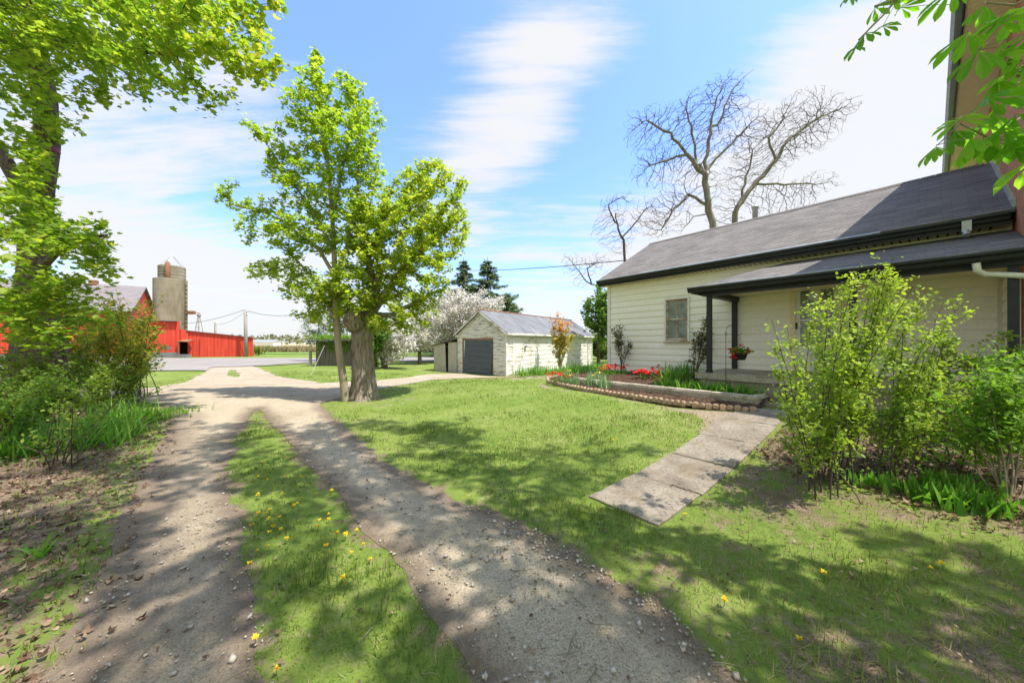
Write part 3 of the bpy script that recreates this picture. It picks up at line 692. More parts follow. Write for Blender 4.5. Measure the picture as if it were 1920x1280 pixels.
# cut the backing behind window and door: rebuild backing from pieces
mb = MB(); siding(mb, .09, 7.66, ZB, ZE, 0, .19, [win, door])
for (a, b, c, d) in [(0.02, win[0], ZB, ZE), (win[1], door[0], ZB, ZE), (door[1], LEN, ZB, ZE), (win[0], win[1], ZB, win[2]), (win[0], win[1], win[3], ZE), (door[0], door[1], door[3], ZE)]:
    mb.box(a, b, .001, .16, c, d)
mb.box(.0, .16, .161, 6.1, ZB, ZE)                       # left gable wall core
# gable triangle
mb.prism([(.161, ZE+.001), (6.1, ZE+.001), (RY, RZ-.12)], .0, .16, 'x')
mb.box(.16, LEN, 5.95, 6.1, ZB, ZE)
mb.build('wall', M_siding, house)
mb = MB(); mb.box(-.02, .088, -.045, .10, ZB-.02, ZE-.001); mb.build('corner_board', M_white, house)
mb = MB(); mb.box(-.0, LEN, .02, 6.08, -.3, ZB-.001); mb.box(3.7, 7.66, -.012, .018, .72, .87); mb.build('foundation', M_brick, house)
mb = MB(); mb.box(.17, LEN-.02, .17, 5.9, .8, .84); mb.box(.17, LEN-.02, 3, 3.1, .85, 3.4); mb.build('interior', M_dark, house)
# roof slabs
def roofslab(mb, quad, th=.05):
    q = [Vector(p) for p in quad]; n = (q[1]-q[0]).cross(q[2]-q[0]).normalized()
    if n.z < 0: n = -n; q = q[::-1]
    lo = [p-n*th for p in q]; k = len(q)
    mb.add(q+lo, [list(range(k)), list(range(k, 2*k))[::-1]]+[[(i+1) % k, i, k+i, k+(i+1) % k] for i in range(k)])
mb = MB(); ov = -.18
roofslab(mb, [(ov, -.36, 3.62), (LEN, -.36, 3.62), (LEN, RY, RZ), (ov, RY, RZ)])
roofslab(mb, [(ov, RY, RZ-.001), (LEN, RY, RZ-.001), (LEN, 6.44, 3.62), (ov, 6.44, 3.62)])
roof = mb.build('roof', M_shingle, house)
# ridge caps
mb = MB(); x = ov
while x < LEN-.25:
    mb.prism([(RY-.13, RZ-.062), (RY, RZ+.022), (RY+.13, RZ-.062), (RY+.13, RZ-.052), (RY, RZ+.034), (RY-.13, RZ-.052)], x, x+.22, 'x'); x += .225
mb.build('ridge_cap', M_shingle, roof, uv=True)
# fascia, soffit, rake boards
mb = MB(); mb.box(ov+.001, LEN-.05, -.34, -.315, 3.40, 3.565); mb.prism([(-.36, 3.50), (-.36, 3.60), (RY, RZ-.03), (RY, RZ-.15)], ov-.025, ov-.001, 'x'); mb.prism([(6.44, 3.50), (6.44, 3.60), (RY+.001, RZ-.03), (RY+.001, RZ-.15)], ov-.025, ov-.001, 'x'); mb.build('fascia', M_black, house)
mb = MB(); mb.box(ov+.01, LEN-.05, -.313, -.03, 3.405, 3.42); mb.build('soffit', M_soffit, house)
# vent slots below the eave
mb = MB(); x = .2
while x < 7.6: mb.box(x, x+.02, -.28, -.06, 3.400, 3.404); x += .11
mb.build('soffit_slot', M_dark, house)
def gutter(mb, x0, x1, y, z, w=.115, h=.11):
    pr_ = [(y, z), (y, z-h), (y-w*.62, z-h), (y-w*.72, z-h*.6), (y-w, z-h*.28), (y-w, z), (y-w+.008, z), (y-w+.008, z-h*.25), (y-w*.66, z-h*.56), (y-w*.58, z-h+.008), (y-.008, z-h+.008), (y-.008, z)]
    n = len(pr_); V = [(x0, *p) for p in pr_]+[(x1, *p) for p in pr_]
    mb.add(V, [[i, (i+1) % n, n+(i+1) % n, n+i] for i in range(n)]+[list(range(n))[::-1], list(range(n, 2*n))])
mb = MB(); gutter(mb, ov, LEN-.05, -.342, 3.575)
g1 = mb.build('gutter', M_black, house)
mb = MB(); mb.tube([(ov, -.455, 3.585), (3, -.457, 3.58), (6, -.455, 3.583), (6.35, -.455, 3.583)], .014, 6); mb.prism([(-.36, 3.625), (-.455, 3.592), (-.455, 3.598), (-.36, 3.632)], 1.4, 6.35, 'x'); mb.build('gutter_rim', M_gut, g1)
# window
w = MB(); a, b, c, d = win
w.box(a-.055, a, -.06, .10, c-.05, d+.055); w.box(b, b+.055, -.06, .10, c-.05, d+.055); w.box(a+.0005, b-.0005, -.06, .10, d, d+.055)
wf = w.build('window', M_white, house)
w = MB(); w.box(a-.075, b+.075, -.085, -.0605, c-.075, c-.03); w.box(a, b, -.06, .10, c-.05, c); w.build('sill', M_wood, wf)
w = MB(); zm = (c+d)/2+.02; xm = (a+b)/2
w.box(a+.001, a+.045, -.012, .03, c+.001, d-.001); w.box(b-.045, b-.001, -.012, .03, c+.001, d-.001); w.box(a+.045, b-.045, -.012, .03, d-.045, d-.001); w.box(a+.045, b-.045, -.012, .03, c+.001, c+.06); w.box(a+.045, b-.045, -.020, .03, zm-.02, zm+.022)
w.box(xm-.014, xm+.014, -.008, .028, c+.06, zm-.02); w.box(xm-.014, xm+.014, -.008, .028, zm+.022, d-.045); w.build('sash', M_wood, wf)
w = MB(); w.box(a+.03, b-.03, .008, .014, c+.03, d-.03); w.build('pane', M_glass, wf)
# storm door
a, b, c, d = door; w = MB(); w.box(a, a+.07, -.05, .10, c, d); w.box(b-.07, b, -.05, .10, c, d); w.box(a+.07, b-.07, -.05, .10, d-.07, d); w.box(a-.03, a-.0005, -.035, .02, c, d+.03, 0)
df = w.build('door_frame', M_soffit, house)
w = MB(); w.box(a+.071, a+.155, -.03, .005, c+.01, d-.075); w.box(b-.155, b-.071, -.03, .005, c+.01, d-.075); w.box(a+.155, b-.155, -.03, .005, d-.17, d-.075); w.box(a+.155, b-.155, -.03, .005, c+.01, c+.55); w.box(a+.155, b-.155, -.03, .005, c+1.12, c+1.16)
dl = w.build('door', M_white, df)
w = MB(); w.box(a+.15, b-.15, -.01, -.004, c+.5, d-.16); w.build('pane', M_glass, dl)
w = MB(); w.lathe([(.12, 0), (.13, .008), (.10, .016), (0.001, .018)], 20); o = w.build('oval_plate', M_white, dl); o.rotation_euler = (R(90), 0, 0); o.scale = (1, 1.0, 1.0); o.location = ((a+b)/2-.02, -.012, d-.38)
w = MB(); w.box(a+.08, a+.105, -.075, -.035, c+.95, c+1.09); w.build('handle', M_black, dl)
# porch
pf = MB(); pf.box(3.62, LEN, -1.92, -.013, .72, .85); pslab = pf.build('porch_slab', M_curb, house)
pf = MB(); pf.box(3.7, LEN, -1.84, -.02, -.2, .719); pf.build('porch_base', M_curb, house)
pf = MB(); pf.box(4.8, 5.75, -2.3, -1.921, .0, .60); pf.box(4.8, 5.75, -2.62, -2.301, .0, .42); pf.build('porch_step', M_conc, house)
for (pa, pm) in ((3.86, -1.76), (6.12, -1.76), (7.66, -1.76)):
    p = MB(); p.box(pa-.045, pa+.045, pm-.045, pm+.045, .9, 2.54); p.box(pa-.055, pa+.055, pm-.055, pm+.055, .8505, .8995, 0); p.build('porch_post', M_black, house)
p = MB(); p.box(3.76, 3.86, -.125, -.026, .851, 2.54); p.build('porch_post', M_black, house)
p = MB(); p.box(3.74, LEN, -1.86, -1.67, 2.541, 2.66); p.box(3.74, 3.90, -1.669, -.03, 2.541, 2.66); p.build('porch_beam', M_black, house)
p = MB(); p.box(3.66, LEN, -1.93, -.03, 2.662, 2.68); p.build('porch_ceiling', M_soffit, house)
p = MB(); E0 = (3.55, -2.02, 2.74); E1 = (LEN, -2.02, 2.74); T1 = (LEN, -.03, 3.36); T0 = (4.85, -.03, 3.36); W0 = (3.55, -.03, 2.74)
roofslab(p, [E0, E1, T1, T0], .04); roofslab(p, [E0, T0, W0], .04)
pr = p.build('porch_roof', M_shingle, house)
p = MB(); p.box(3.57, LEN-.02, -2.0, -1.975, 2.60, 2.70); p.box(3.57, 3.595, -1.974, -.03, 2.60, 2.70); gutter(p, 3.53, LEN-.02, -2.002, 2.715, .11, .10); p.build('porch_gutter', M_black, house)
p = MB(); p.tube([(3.53, -2.11, 2.725), (5.6, -2.112, 2.722), (6.6, -2.11, 2.728)], .012, 6); p.prism([(-2.01, 2.75), (-2.11, 2.725), (-2.11, 2.731), (-2.01, 2.757)], 4.2, 6.6, 'x'); p.build('gutter_rim', M_gut, pr)
# siding return next to the brick house, white elbow
p = MB(); siding(p, -.9, -.03, .85, 2.54, 7.72, .19, (), .02, 'y', 1); p.box(7.721, LEN, -.9, -.02, .85, 2.54); p.build('return_wall', M_siding, house)
p = MB(); p.tube([(7.35, -2.02, 2.60), (7.36, -1.98, 2.50), (7.42, -1.9, 2.45), (7.6, -1.84, 2.42), (7.74, -1.86, 2.38)], .038, 8); p.build('downspout', M_white, house, smooth=True)
p = MB(); p.box(7.28, 7.38, -.50, -.42, 3.35, 3.53); p.tube([(7.33, -.46, 3.37), (7.33, -.52, 3.28)], .045, 8); p.build('downspout', M_alu, house)
# stove pipe
p = MB(); p.lathe([(.075, 0), (.075, .62), (.085, .63), (.085, .68), (.11, .70), (.11, .72), (.02, .78)], 16, (3.32, RY+.25, RZ-.25)); p.lathe([(.16, 0), (.09, .14), (.08, .16)], 16, (3.32, RY+.25, RZ-.20)); p.build('stove_pipe', M_alu, house, smooth=True)

# ------------------------------------------------------------------ brick house
bh = thing('brick_house', 'tall red brick house with cream soffit and black eaves at the right edge', 'house', (O[0], O[1], 0), HROT)
BX, EZ = 7.81, 6.9
p = MB(); p.box(BX, 15, -1.25, 9, -.3, EZ); p.prism([(BX, EZ+.001), (15, EZ+.001), (11.4, 9.6)], -1.25, 9, 'y'); p.build('wall', M_brick, bh)
p = MB()
for k, y in enumerate(np.arange(-1.9, 9.6, .12)): p.box(BX-.50, BX-.001, y, y+.112, EZ-.012, EZ+.004)
p.box(BX-.50, 15.5, -1.9, 9.6, EZ+.006, EZ+.02); p.build('soffit', M_soffit, bh)
p = MB(); p.box(BX-.525, BX-.501, -1.95, 9.7, EZ-.03, EZ+.20); p.box(BX-.50, 15.5, -1.95, -1.925, EZ-.03, EZ+.2); p.build('fascia', M_black, bh)
p = MB(); n0 = len(p.v)
pr_ = [(BX-.527, EZ+.17), (BX-.527, EZ+.06), (BX-.60, EZ+.06), (BX-.64, EZ+.13), (BX-.64, EZ+.17)]; p.prism(pr_, -1.95, 9.7, 'y'); p.build('gutter', M_gut, bh)
p = MB(); roofslab(p, [(BX-.58, -2.0, EZ+.21), (BX-.58, 9.8, EZ+.21), (11.4, 9.8, 9.9), (11.4, -2.0, 9.9)]); roofslab(p, [(15.6, -2.0, EZ+.21), (15.6, 9.8, EZ+.21), (11.401, 9.8, 9.9), (11.401, -2.0, 9.9)]); p.build('roof', M_shingle, bh)
# stepped flashing where the wing roof meets the bricks
p = MB(); k = 0
for t in np.arange(0, .97, .075):
    y = -.30+t*(RY+.30); z = 3.66+t*(RZ-3.62); p.box(BX-.035, BX-.002, y, y+.27, z, z+.17)
p.build('flashing', M_alu, bh)

# ------------------------------------------------------------------ garage
GX, GY = G(949, 705); gz = T(GX, GY); g1v = np.array([-.794, .607]); g2v = np.array([.607, .794])
gar = thing('garage', 'weathered white board garage with grey roof and dark overhead door', 'garage', (GX, GY, gz), math.atan2(.794, .607))
# local x = along the side (g2), local y = along the front towards the left (g1)
GW, GL, GE, GP = 3.47, 10.1, 2.16, 3.36
p = MB()
# front wall boards (plane x=0 facing -x): gaps for the door
def bd_y(mb, y0, y1, z0, z1, x, d=.02, mi=0):
    mb.add([(x, y0, z0+.008), (x, y1, z0+.008), (x, y1, z1), (x, y0, z1), (x-d, y0, z0+.008), (x-d, y1, z0+.008), (x-.004, y1, z1), (x-.004, y0, z1)], [[4, 7, 6, 5], [0, 4, 5, 1], [3, 2, 6, 7], [0, 3, 7, 4], [1, 5, 6, 2]], mi)
dy0, dy1, dz = .93, 2.98, 1.80
z = .03; rr = random.Random(3)
while z < GP-.1:
    zt = min(z+.165, GP-.05)
    def halfw(zz): return (0, GW) if zz <= GE else (GW/2*(zz-GE)/(GP-GE), GW-GW/2*(zz-GE)/(GP-GE))
    y0, y1 = halfw(zt)
    segs = [(y0, y1)]
    if z < dz+.1: segs = [(y0, dy0-.08), (dy1+.08, y1)]
    for (s0, s1) in segs:
        j = rr.uniform(-.003, .003)
        if s1-s0 > .02: bd_y(p, s0, s1, z+j, zt-.004+j, 0, .018+rr.uniform(0, .006))
    z = zt
p.add([(.001, 0, 0), (.001, GW, 0), (.001, GW, GE), (.001, GW/2, GP-.02), (.001, 0, GE), (.001, 0, 0)], [[0, 1, 2, 3, 4]])
p.box(.002, .08, .001, dy0, 0, GE-.02); p.box(.002, .08, dy1, GW-.001, 0, GE-.02)
p.build('front_wall', M_gfront, gar)
p = MB(); z = .05
while z < GE-.02:   # side wall (plane y=0 facing -y)
    zt = min(z+.235, GE-.01)
    ivs = [(0.06, .52), (1.50, GL)] if z < 1.85 else [(0.06, GL)]
    for s0, s1 in ivs:
        q = s0
        while q < s1-.01:
            e = min(q+rr.uniform(2.5, 4.5), s1); j_ = rr.uniform(-.004, .004); pr2 = [(0, z+.012), (-.020, z+.012+j_), (-.006, zt), (0, zt)]; p.prism(pr2, q, e-.004, 'x'); q = e
    z = zt
p.box(0.06, GL, .001, .06, 0, GE-.02); p.box(GL-.06, GL, .07, GW, 0, GE); p.prism([(0.05, GE), (GW-.05, GE), (GW/2, GP-.04)], GL-.06, GL, 'x'); p.box(.1, GL-.07, GW-.06, GW, 0, GE)
p.build('side_wall', M_gside, gar)
p = MB(); p.box(-.035, .055, -.04, .07, 0, GE-.03); p.build('corner_board', M_gside, gar)
p = MB(); p.box(GL-.05, GL+.04, -.045, .02, 0, GE-.02); p.build('corner_board', M_gside, gar)
p = MB(); p.box(-.03, .09, dy0-.08, dy0, 0, dz+.1); p.box(-.03, .09, dy1, dy1+.08, 0, dz+.1); p.box(-.03, .09, dy0+.0005, dy1-.0005, dz, dz+.1); p.build('door_frame', M_rust, gar)
p = MB(); k = 6; hh = 1.80/k
for i in range(k): p.box(-.02, .02, dy0+.02, dy1-.03, i*hh, (i+1)*hh-.012)
gd = p.build('overhead_door', M_gdoor, gar); gd.location = (-.13, -.06, -.03); gd.rotation_euler = (R(1.6), R(3.5), 0)
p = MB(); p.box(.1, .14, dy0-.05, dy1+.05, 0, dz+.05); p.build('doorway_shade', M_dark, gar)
p = MB(); p.box(.52, .62, -.035, -.0005, .02, 1.9); p.box(1.42, 1.5, -.035, -.0005, .02, 1.9); p.box(.621, 1.419, -.035, -.0005, 1.83, 1.9); p.build('door_frame', M_gside, gar)
p = MB(); p.box(.63, 1.41, -.028, -.001, .04, 1.825)
for (x0, x1, z0, z1) in ((.70, .98, .2, .8), (1.06, 1.34, .2, .8), (.70, .98, .95, 1.2), (1.06, 1.34, .95, 1.2)): p.box(x0, x1, -.036, -.0285, z0, z1)
sd = p.build('side_door', M_gside, gar)
p = MB(); p.tube([(1.33, -.03, .95), (1.33, -.08, .95)], .025, 8); p.build('handle', M_rust, sd)
p = MB(); roofslab(p, [(-.16, -.20, GE-.02), (GL+.12, -.20, GE-.02), (GL+.12, GW/2, GP+.05), (-.16, GW/2, GP+.05)], .035); roofslab(p, [(-.16, GW+.16, GE-.0), (GL+.12, GW+.16, GE-.0), (GL+.12, GW/2+.001, GP+.05), (-.16, GW/2+.001, GP+.05)], .035)
gr_ = p.build('roof', M_tin, gar)
p = MB(); p.tube([(-.17, GW/2, GP+.06), (3, GW/2, GP+.055), (6, GW/2, GP+.05), (GL+.13, GW/2, GP+.06)], .045, 8); p.build('ridge_cap', M_rust, gr_)
p = MB()
p.prism([(-.20, GE-.07), (-.20, GE-.15), (GW/2, GP-.085), (GW/2, GP-.0)], -.185, -.161, 'x'); p.prism([(GW+.16, GE-.05), (GW+.16, GE-.13), (GW/2+.001, GP-.085), (GW/2+.001, GP-.0)], -.185, -.161, 'x'); p.box(-.15, GL+.1, -.22, -.201, GE-.11, GE-.01); p.build('fascia', M_gside, gar)
# wall lamps and vents on the side
p = MB(); p.lathe([(.02, 0), (.07, .03), (.09, .09), (.05, .13), (.01, .14)], 12, (1.62, -.10, 1.42)); p.tube([(1.62, -.02, 1.5), (1.62, -.10, 1.5)], .02, 6); p.build('wall_lamp', M_alu, gar, smooth=True)
# lean-to
p = MB()
lt = GW+.02; lw = 1.95
p.box(-.03, .0, lt+.02, lt+.72, .0, 1.70); p.build('lean_to_panel', M_ply, gar)
p = MB(); p.box(-.035, -.01, 0, 1.02, 0, 1.62); q = p.build('lean_to_panel', M_ply, gar); q.location = (-.04, lt+.86, 0); q.rotation_euler = (R(-3.0), 0, 0)
p = MB(); p.box(.05, 2.6, lt+lw-.06, lt+lw, 0, 1.42); p.box(-.03, .06, lt+lw-.08, lt+lw+.02, 0, 1.5); p.box(2.5, 2.6, lt, lt+lw, 0, 1.5); p.box(.3, .34, lt+.01, lt+lw-.07, 0, 1.4); p.build('lean_to_wall', M_plank, gar)
p = MB(); roofslab(p, [(-.15, lt-.0, 1.93), (2.7, lt, 1.93), (2.7, lt+lw+.22, 1.50), (-.15, lt+lw+.22, 1.50)], .06); p.build('lean_to_roof', M_plank, gar)

# ------------------------------------------------------------------ far farm buildings
def wall_poly(mb, pts, th=.2, mi=0):
    """pts: list of (x,y,ztop,zbot) in plan; a wall following them"""
    for (x0, y0, t0, b0), (x1, y1, t1, b1) in zip(pts[:-1], pts[1:]):
        d = Vector((x1-x0, y1-y0, 0)).normalized(); n = Vector((-d.y, d.x, 0))*th
        V = [(x0, y0, b0), (x1, y1, b1), (x1, y1, t1), (x0, y0, t0), (x0+n.x, y0+n.y, b0), (x1+n.x, y1+n.y, b1), (x1+n.x, y1+n.y, t1), (x0+n.x, y0+n.y, t0)]
        mb.add(V, [[0, 1, 2, 3], [5, 4, 7, 6], [3, 2, 6, 7], [0, 4, 5, 1], [1, 5, 6, 2], [0, 3, 7, 4]], mi)
xR, yR = (474-960)/640*38.5, 38.5; xL, yL = (346-960)/640*36.2, 36.2; xM, yM = (336-960)/640*35.6, 35.6; xF, yF = (-130-960)/640*28.5, 28.5
low = thing('low_shed', 'long low bright red shed beside the gravel yard', 'shed', (xL, yL, 0))
oz = np.array([xL, yL, 0])
def sub(pts): return [(x-oz[0], y-oz[1], t, b) for x, y, t, b in pts]
p = MB(); xK, yK = (352-960)/640*36.35, 36.35; wall_poly(p, sub([(xK, yK, 2.78, 0), (xR, yR, 2.1, 0), (xR-6.5, yR+6, 2.1, 0)]), .15); p.build('wall', M_redw, low)
p = MB(); wall_poly(p, sub([(xM+.1, yM+.1, 2.95, 1.75), (xK-.02, yK-.02, 2.79, 1.75)]), .15); p.build('lintel', M_redw, low)
p = MB(); V = [(0, -.1, 2.90), (xR-xL+.15, yR-yL-.1, 2.16), (xR-xL-6.3, yR-yL+6, 2.1), (-6, 7, 2.8)]; roofslab(p, V, .06); p.build('roof', M_barnroof, low)
p = MB(); V = [(.2, -.9, 1.70), (1.0, -.8, 1.66), (.9, .1, 1.9), (-.2, .05, 1.93)]; roofslab(p, V, .06); p.box(.12, .22, -.9, -.8, 0, 1.66); p.build('entrance_canopy', M_rust, low)
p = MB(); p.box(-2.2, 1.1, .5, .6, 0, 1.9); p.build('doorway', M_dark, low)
tall = thing('red_barn', 'red barn block with grey foundation half hidden by the shrubs', 'barn', (xM, yM, 0)); oz = np.array([xM, yM, 0])
p = MB(); wall_poly(p, sub([(xF, yF, 4.1, .55), (xM, yM, 3.75, .55), (xM-9.5, yM+9, 3.75, .55)]), .2); p.build('wall', M_redw, tall)
p = MB(); wall_poly(p, sub([(xF-.05, yF-.08, .55, -.1), (xM+.05, yM-.08, .55, -.1), (xM-9.5, yM+9, .55, -.1)]), .3); p.box(0.1, 1.2, -.5, .1, -.1, .32); p.build('foundation', M_fdn, tall)
p = MB(); roofslab(p, [(.15, -.3, 3.82), (xF-xM, yF-yM-.3, 4.17), (xF-xM-9, yF-yM+9, 4.0), (-9.2, 9, 3.7)], .07); p.build('roof', M_barnroof, tall)
p = MB(); sx = (322-960)/640*35-xM; p.box(sx-.7, sx+.4, -1.05, -1.0, .85, 1.15); p.box(-2.2, -.9, -1.1, -.95, .5, .58); p.build('window_boards', M_barnroof, tall)
bx, by = (205-960)/640*52, 52
barn = thing('gable_barn', 'big grey roofed red barn far behind the shrubs', 'barn', (bx, by, 0), R(32))
p = MB(); p.box(-11, 3.6, -5, 5, 0, 6.4); p.prism([(-5, 6.4), (5, 6.4), (0, 10.2)], -11, 3.6, 'x'); p.build('wall', M_redw, barn)
p = MB(); roofslab(p, [(-11.5, -5.5, 6.1), (4, -5.5, 6.1), (4, 0, 10.4), (-11.5, 0, 10.4)], .15); roofslab(p, [(-11.5, 5.5, 6.1), (4, 5.5, 6.1), (4, .001, 10.4), (-11.5, .001, 10.4)], .15); p.build('roof', M_barnroof, barn)
p = MB(); p.box(-2, -1.2, -.4, .4, 10.2, 10.9); p.build('roof_vent', M_rust, barn)
# silos
s1x, s1y = W(317, 0, 45)[:2]
silo = thing('silo', 'shorter wide concrete silo standing in front', 'silo', (s1x, s1y, 0))
p = MB(); p.lathe([(1.52, 0), (1.52, 9.85), (1.42, 9.9), (1.42, 9.7), (0.01, 9.7)], 40); p.build('wall', M_silo, silo, smooth=False)
p = MB()
p.tube([(1.12, 1.0, 0), (1.12, 1.0, 9.9)], .28, 8)
for z in np.arange(1, 9.6, .55): p.box(1.30, 1.46, .75, 1.05, z, z+.3)
p.build('chute', M_silo, silo)
s2x, s2y = W(322.5, 0, 50.5)[:2]
silo2 = thing('silo', 'taller stave silo rising behind the wide one, with a rusty chute', 'silo', (s2x, s2y, 0))
p = MB(); p.lathe([(1.50, 0), (1.50, 12.75), (1.40, 12.8), (1.40, 12.4), (.01, 12.4)], 40); p.build('wall', M_silo, silo2)
p = MB()
for z in np.arange(8.5, 12.8, .5): p.lathe([(1.505, z), (1.53, z), (1.53, z+.04), (1.505, z+.04)], 40, caps=False)
p.build('hoop', M_alu, silo2)
p = MB(); p.tube([(.80, -1.45, 9.0), (.80, -1.45, 12.9), (.80, -1.42, 13.3)], [.31, .31, .10], 12); p.build('chute', M_rust, silo2, smooth=True)
p = MB()
for q in ((-1.2, -.8), (1.1, .95), (.3, 1.4), (.5, -1.35)): p.tube([(q[0], q[1], 12.7), (0.1, 0, 14.4)], .035, 4)
p.build('top_frame', M_alu, silo2)
p = MB(); V = W(357, 586, 46); root = thing('feed_auger', 'rusty horizontal feed auger sticking out beside the silo', 'auger', (V[0], V[1], V[2])); p.box(-.8, .55, -.2, .2, -.22, .22); p.tube([(.5, 0, .1), (1.3, 0, -.1)], .04, 5); p.build('trough', M_rust, root)
p = MB(); p.tube([(-.7, 0, 0), (-.9, .1, -V[2])], .08, 5); p.build('leg', M_rust, root)
V = W(373, 588, 60); wm = thing('windmill_tower', 'lattice windmill tower behind the low red shed', 'tower', (V[0], V[1], 0)); H = V[2]; p = MB()
for sx_, sy_ in ((-1, -1), (1, -1), (1, 1), (-1, 1)): p.tube([(sx_*.75, sy_*.75, 0), (sx_*.08, sy_*.08, H-.5)], .07, 4)
for z in np.arange(1, H-1, 1.1):
    q = .75*(1-z/H)+.06; p.box(-q, q, -q-.03, -q+.03, z, z+.06); p.tube([(-q, -q, z), (q*.85, -q*.85, z+1.1)], .03, 4)
p.build('tower', M_pole, wm)
p = MB(); p.lathe([(.25, 0), (.3, .3), (.15, .6)], 8, (0, 0, H-.5)); p.build('head', M_pole, wm)
def pole(px, ytop, Y, rad, label):
    V = W(px, ytop, Y); o = thing('utility_pole', label, 'pole', (V[0], V[1], 0), group='utility poles'); p = MB(); p.tube([(0.1, 0, 0), (.04, 0, V[2]*.5), (0, 0, V[2])], [rad*1.25, rad*1.1, rad], 10); p.build('post', M_pole, o, smooth=True)
    for k in (-.25, -.55):
        p = MB(); p.lathe([(.03, 0), (.06, .04), (.04, .1)], 8, (rad+.05, -.05, V[2]+k)); p.box(0, rad+.06, -.07, -.03, V[2]+k-.02, V[2]+k+.01); p.build('insulator', M_white, o)
    return V
pv = pole(460, 580, 37.4, .15, 'grey wooden utility pole standing against the low red shed')
pv2 = pole(403.5, 604, 62, .16, 'far utility pole rising behind the low red shed')
def wire(name, label, a, b, sag, rad, n=16):
    p = MB(); a = Vector(a); b = Vector(b); mid = a; pts = [(a.lerp(b, i/n)-Vector((0, 0, sag*4*(i/n)*(1-i/n))))-a for i in range(n+1)]; p.tube(pts, rad, 4)
    o = p.build(name, M_black if rad > .012 else M_pole, smooth=True); o.location = a; return tag(o, label, 'wire', 'overhead wires')
wire('power_line', 'upper overhead wire from the near pole towards the silo', pv, W(340, 607, 44), .3, .022)
wire('power_line', 'overhead wire from the near pole to the far pole', (pv[0], pv[1], pv[2]-.25), (pv2[0], pv2[1], pv2[2]-.3), .5, .02)
wire('power_line', 'overhead wire running right from the near pole behind the maples', (pv[0], pv[1], pv[2]-.1), W(640, 560, 36), 1.1, .022)
wire('power_line', 'dark overhead wire reaching the house roof above the garage', W(880, 507, 26), from_house(-.2, 2.2)+(4.75,), .12, .017)
# old plank shed left of the trunk
sx0, sy0 = G(592, 686); shd = thing('plank_shed', 'low dark plank shed overgrown with ivy behind the slim maple', 'shed', (sx0, sy0, T(sx0, sy0)), R(-6)); p = MB(); x = 0; rr = random.Random(8)
while x < 4.3: ww_ = rr.uniform(.12, .2); p.box(x, x+ww_-.012, rr.uniform(-.01, .01), .04, 0, 1.62+rr.uniform(-.05, .03)+x*.02); x += ww_
p.box(0, .05, .05, 2.6, 0, 1.6); p.build('wall', M_plank, shd)
p = MB(); roofslab(p, [(-.35, -.3, 1.68), (4.5, -.3, 1.78), (4.5, 2.8, 1.98), (-.35, 2.8, 1.88)], .08); p.build('roof', M_plank, shd)
rs = np.random.RandomState(3); Q = np.concatenate([np.stack([rs.uniform(-.5, 4.4, 1600), rs.uniform(-.4, 1.6, 1600), 1.82+np.abs(rs.normal(0, .12, 1600))], -1), np.stack([rs.uniform(3.3, 4.4, 900), rs.uniform(-.2, -.02, 900), rs.uniform(.1, 1.8, 900)], -1), np.stack([rs.uniform(.1, 2.6, 350), rs.uniform(-.2, -.04, 350), rs.uniform(1.0, 1.8, 350)], -1)])
leaf_obj('ivy', Q, .12, LEAF5, rs, M_shrub2, shd, .3, .4)
fx, fy = G(582, 686); o = thing('fence_post', 'short dark wooden post left of the plank shed', 'post', (fx, fy, T(fx, fy))); p = MB(); p.lathe([(.09, 0), (.085, .9), (.1, .92), (.1, 1.0), (.03, 1.03)], 10); p.build('post', M_pole, o)
p = MB(); a_ = Vector(W(608, 648, 17)); b_ = Vector(G(583, 703)+(T(*G(583, 703)),)); p.tube([(0, 0, 0), tuple(a_-b_)], .011, 5); o = p.build('guy_rod', M_alu); o.location = b_; tag(o, 'thin pale rod leaning in the grass left of the slim maple', 'rod')
# far white greenhouse
V = W(487, 640, 150); o = thing('greenhouse', 'tiny white building on the horizon right of the red shed', 'building', (V[0], V[1], 0)); p = MB(); p.box(-6, 6, 0, 5, 0, 2.0); p.build('wall', M_white, o); p = MB(); p.prism([(-.3, 2.001), (5.3, 2.0), (2.5, 3.0)], -6.2, 6.2, 'x'); p.build('roof', M_alu, o)

# ------------------------------------------------------------------ flower bed in front of the house
def hp(a, m, z): x, y = from_house(a, m); return (x, y, z)
bedo = MB()
def bed_sdf(X, Y): return sdf_poly(X, Y, P_bed)+.015*wav(X, Y, 9, 41)
def bed_z(X, Y):
    a, m = to_house(X, Y); up = (m > -2.70) & (a > .85); z = np.where(m > -2.62, .50+.10*sstep(-2.6, -.3, m), .41); low_ = .40+.14*sstep(-2.8, -.5, m)
    t = sstep(.55, 1.0, a); return z*t+low_*(1-t)+.012*wav(X, Y, 14, 42)+.006*wav(X, Y, 40, 43)
xs = np.arange(1, 8.2, .05); ys = np.arange(4.5, 14, .05); X, Y = np.meshgrid(xs, ys); D = bed_sdf(X, Y)
idx = np.arange(X.size).reshape(X.shape); F = np.stack([idx[:-1, :-1], idx[:-1, 1:], idx[1:, 1:], idx[1:, :-1]], -1).reshape(-1, 4); ctr = (D[:-1, :-1]+D[1:, 1:])/2; F = F[(ctr < 0).ravel()]; us = np.unique(F); rm = np.zeros(X.size, int); rm[us] = np.arange(len(us))
tag(raw_mesh('flower_bed', np.stack([X, Y, bed_z(X, Y)], -1).reshape(-1, 3)[us], rm[F], M_mulch, smooth=True, uv=False), kind='structure')
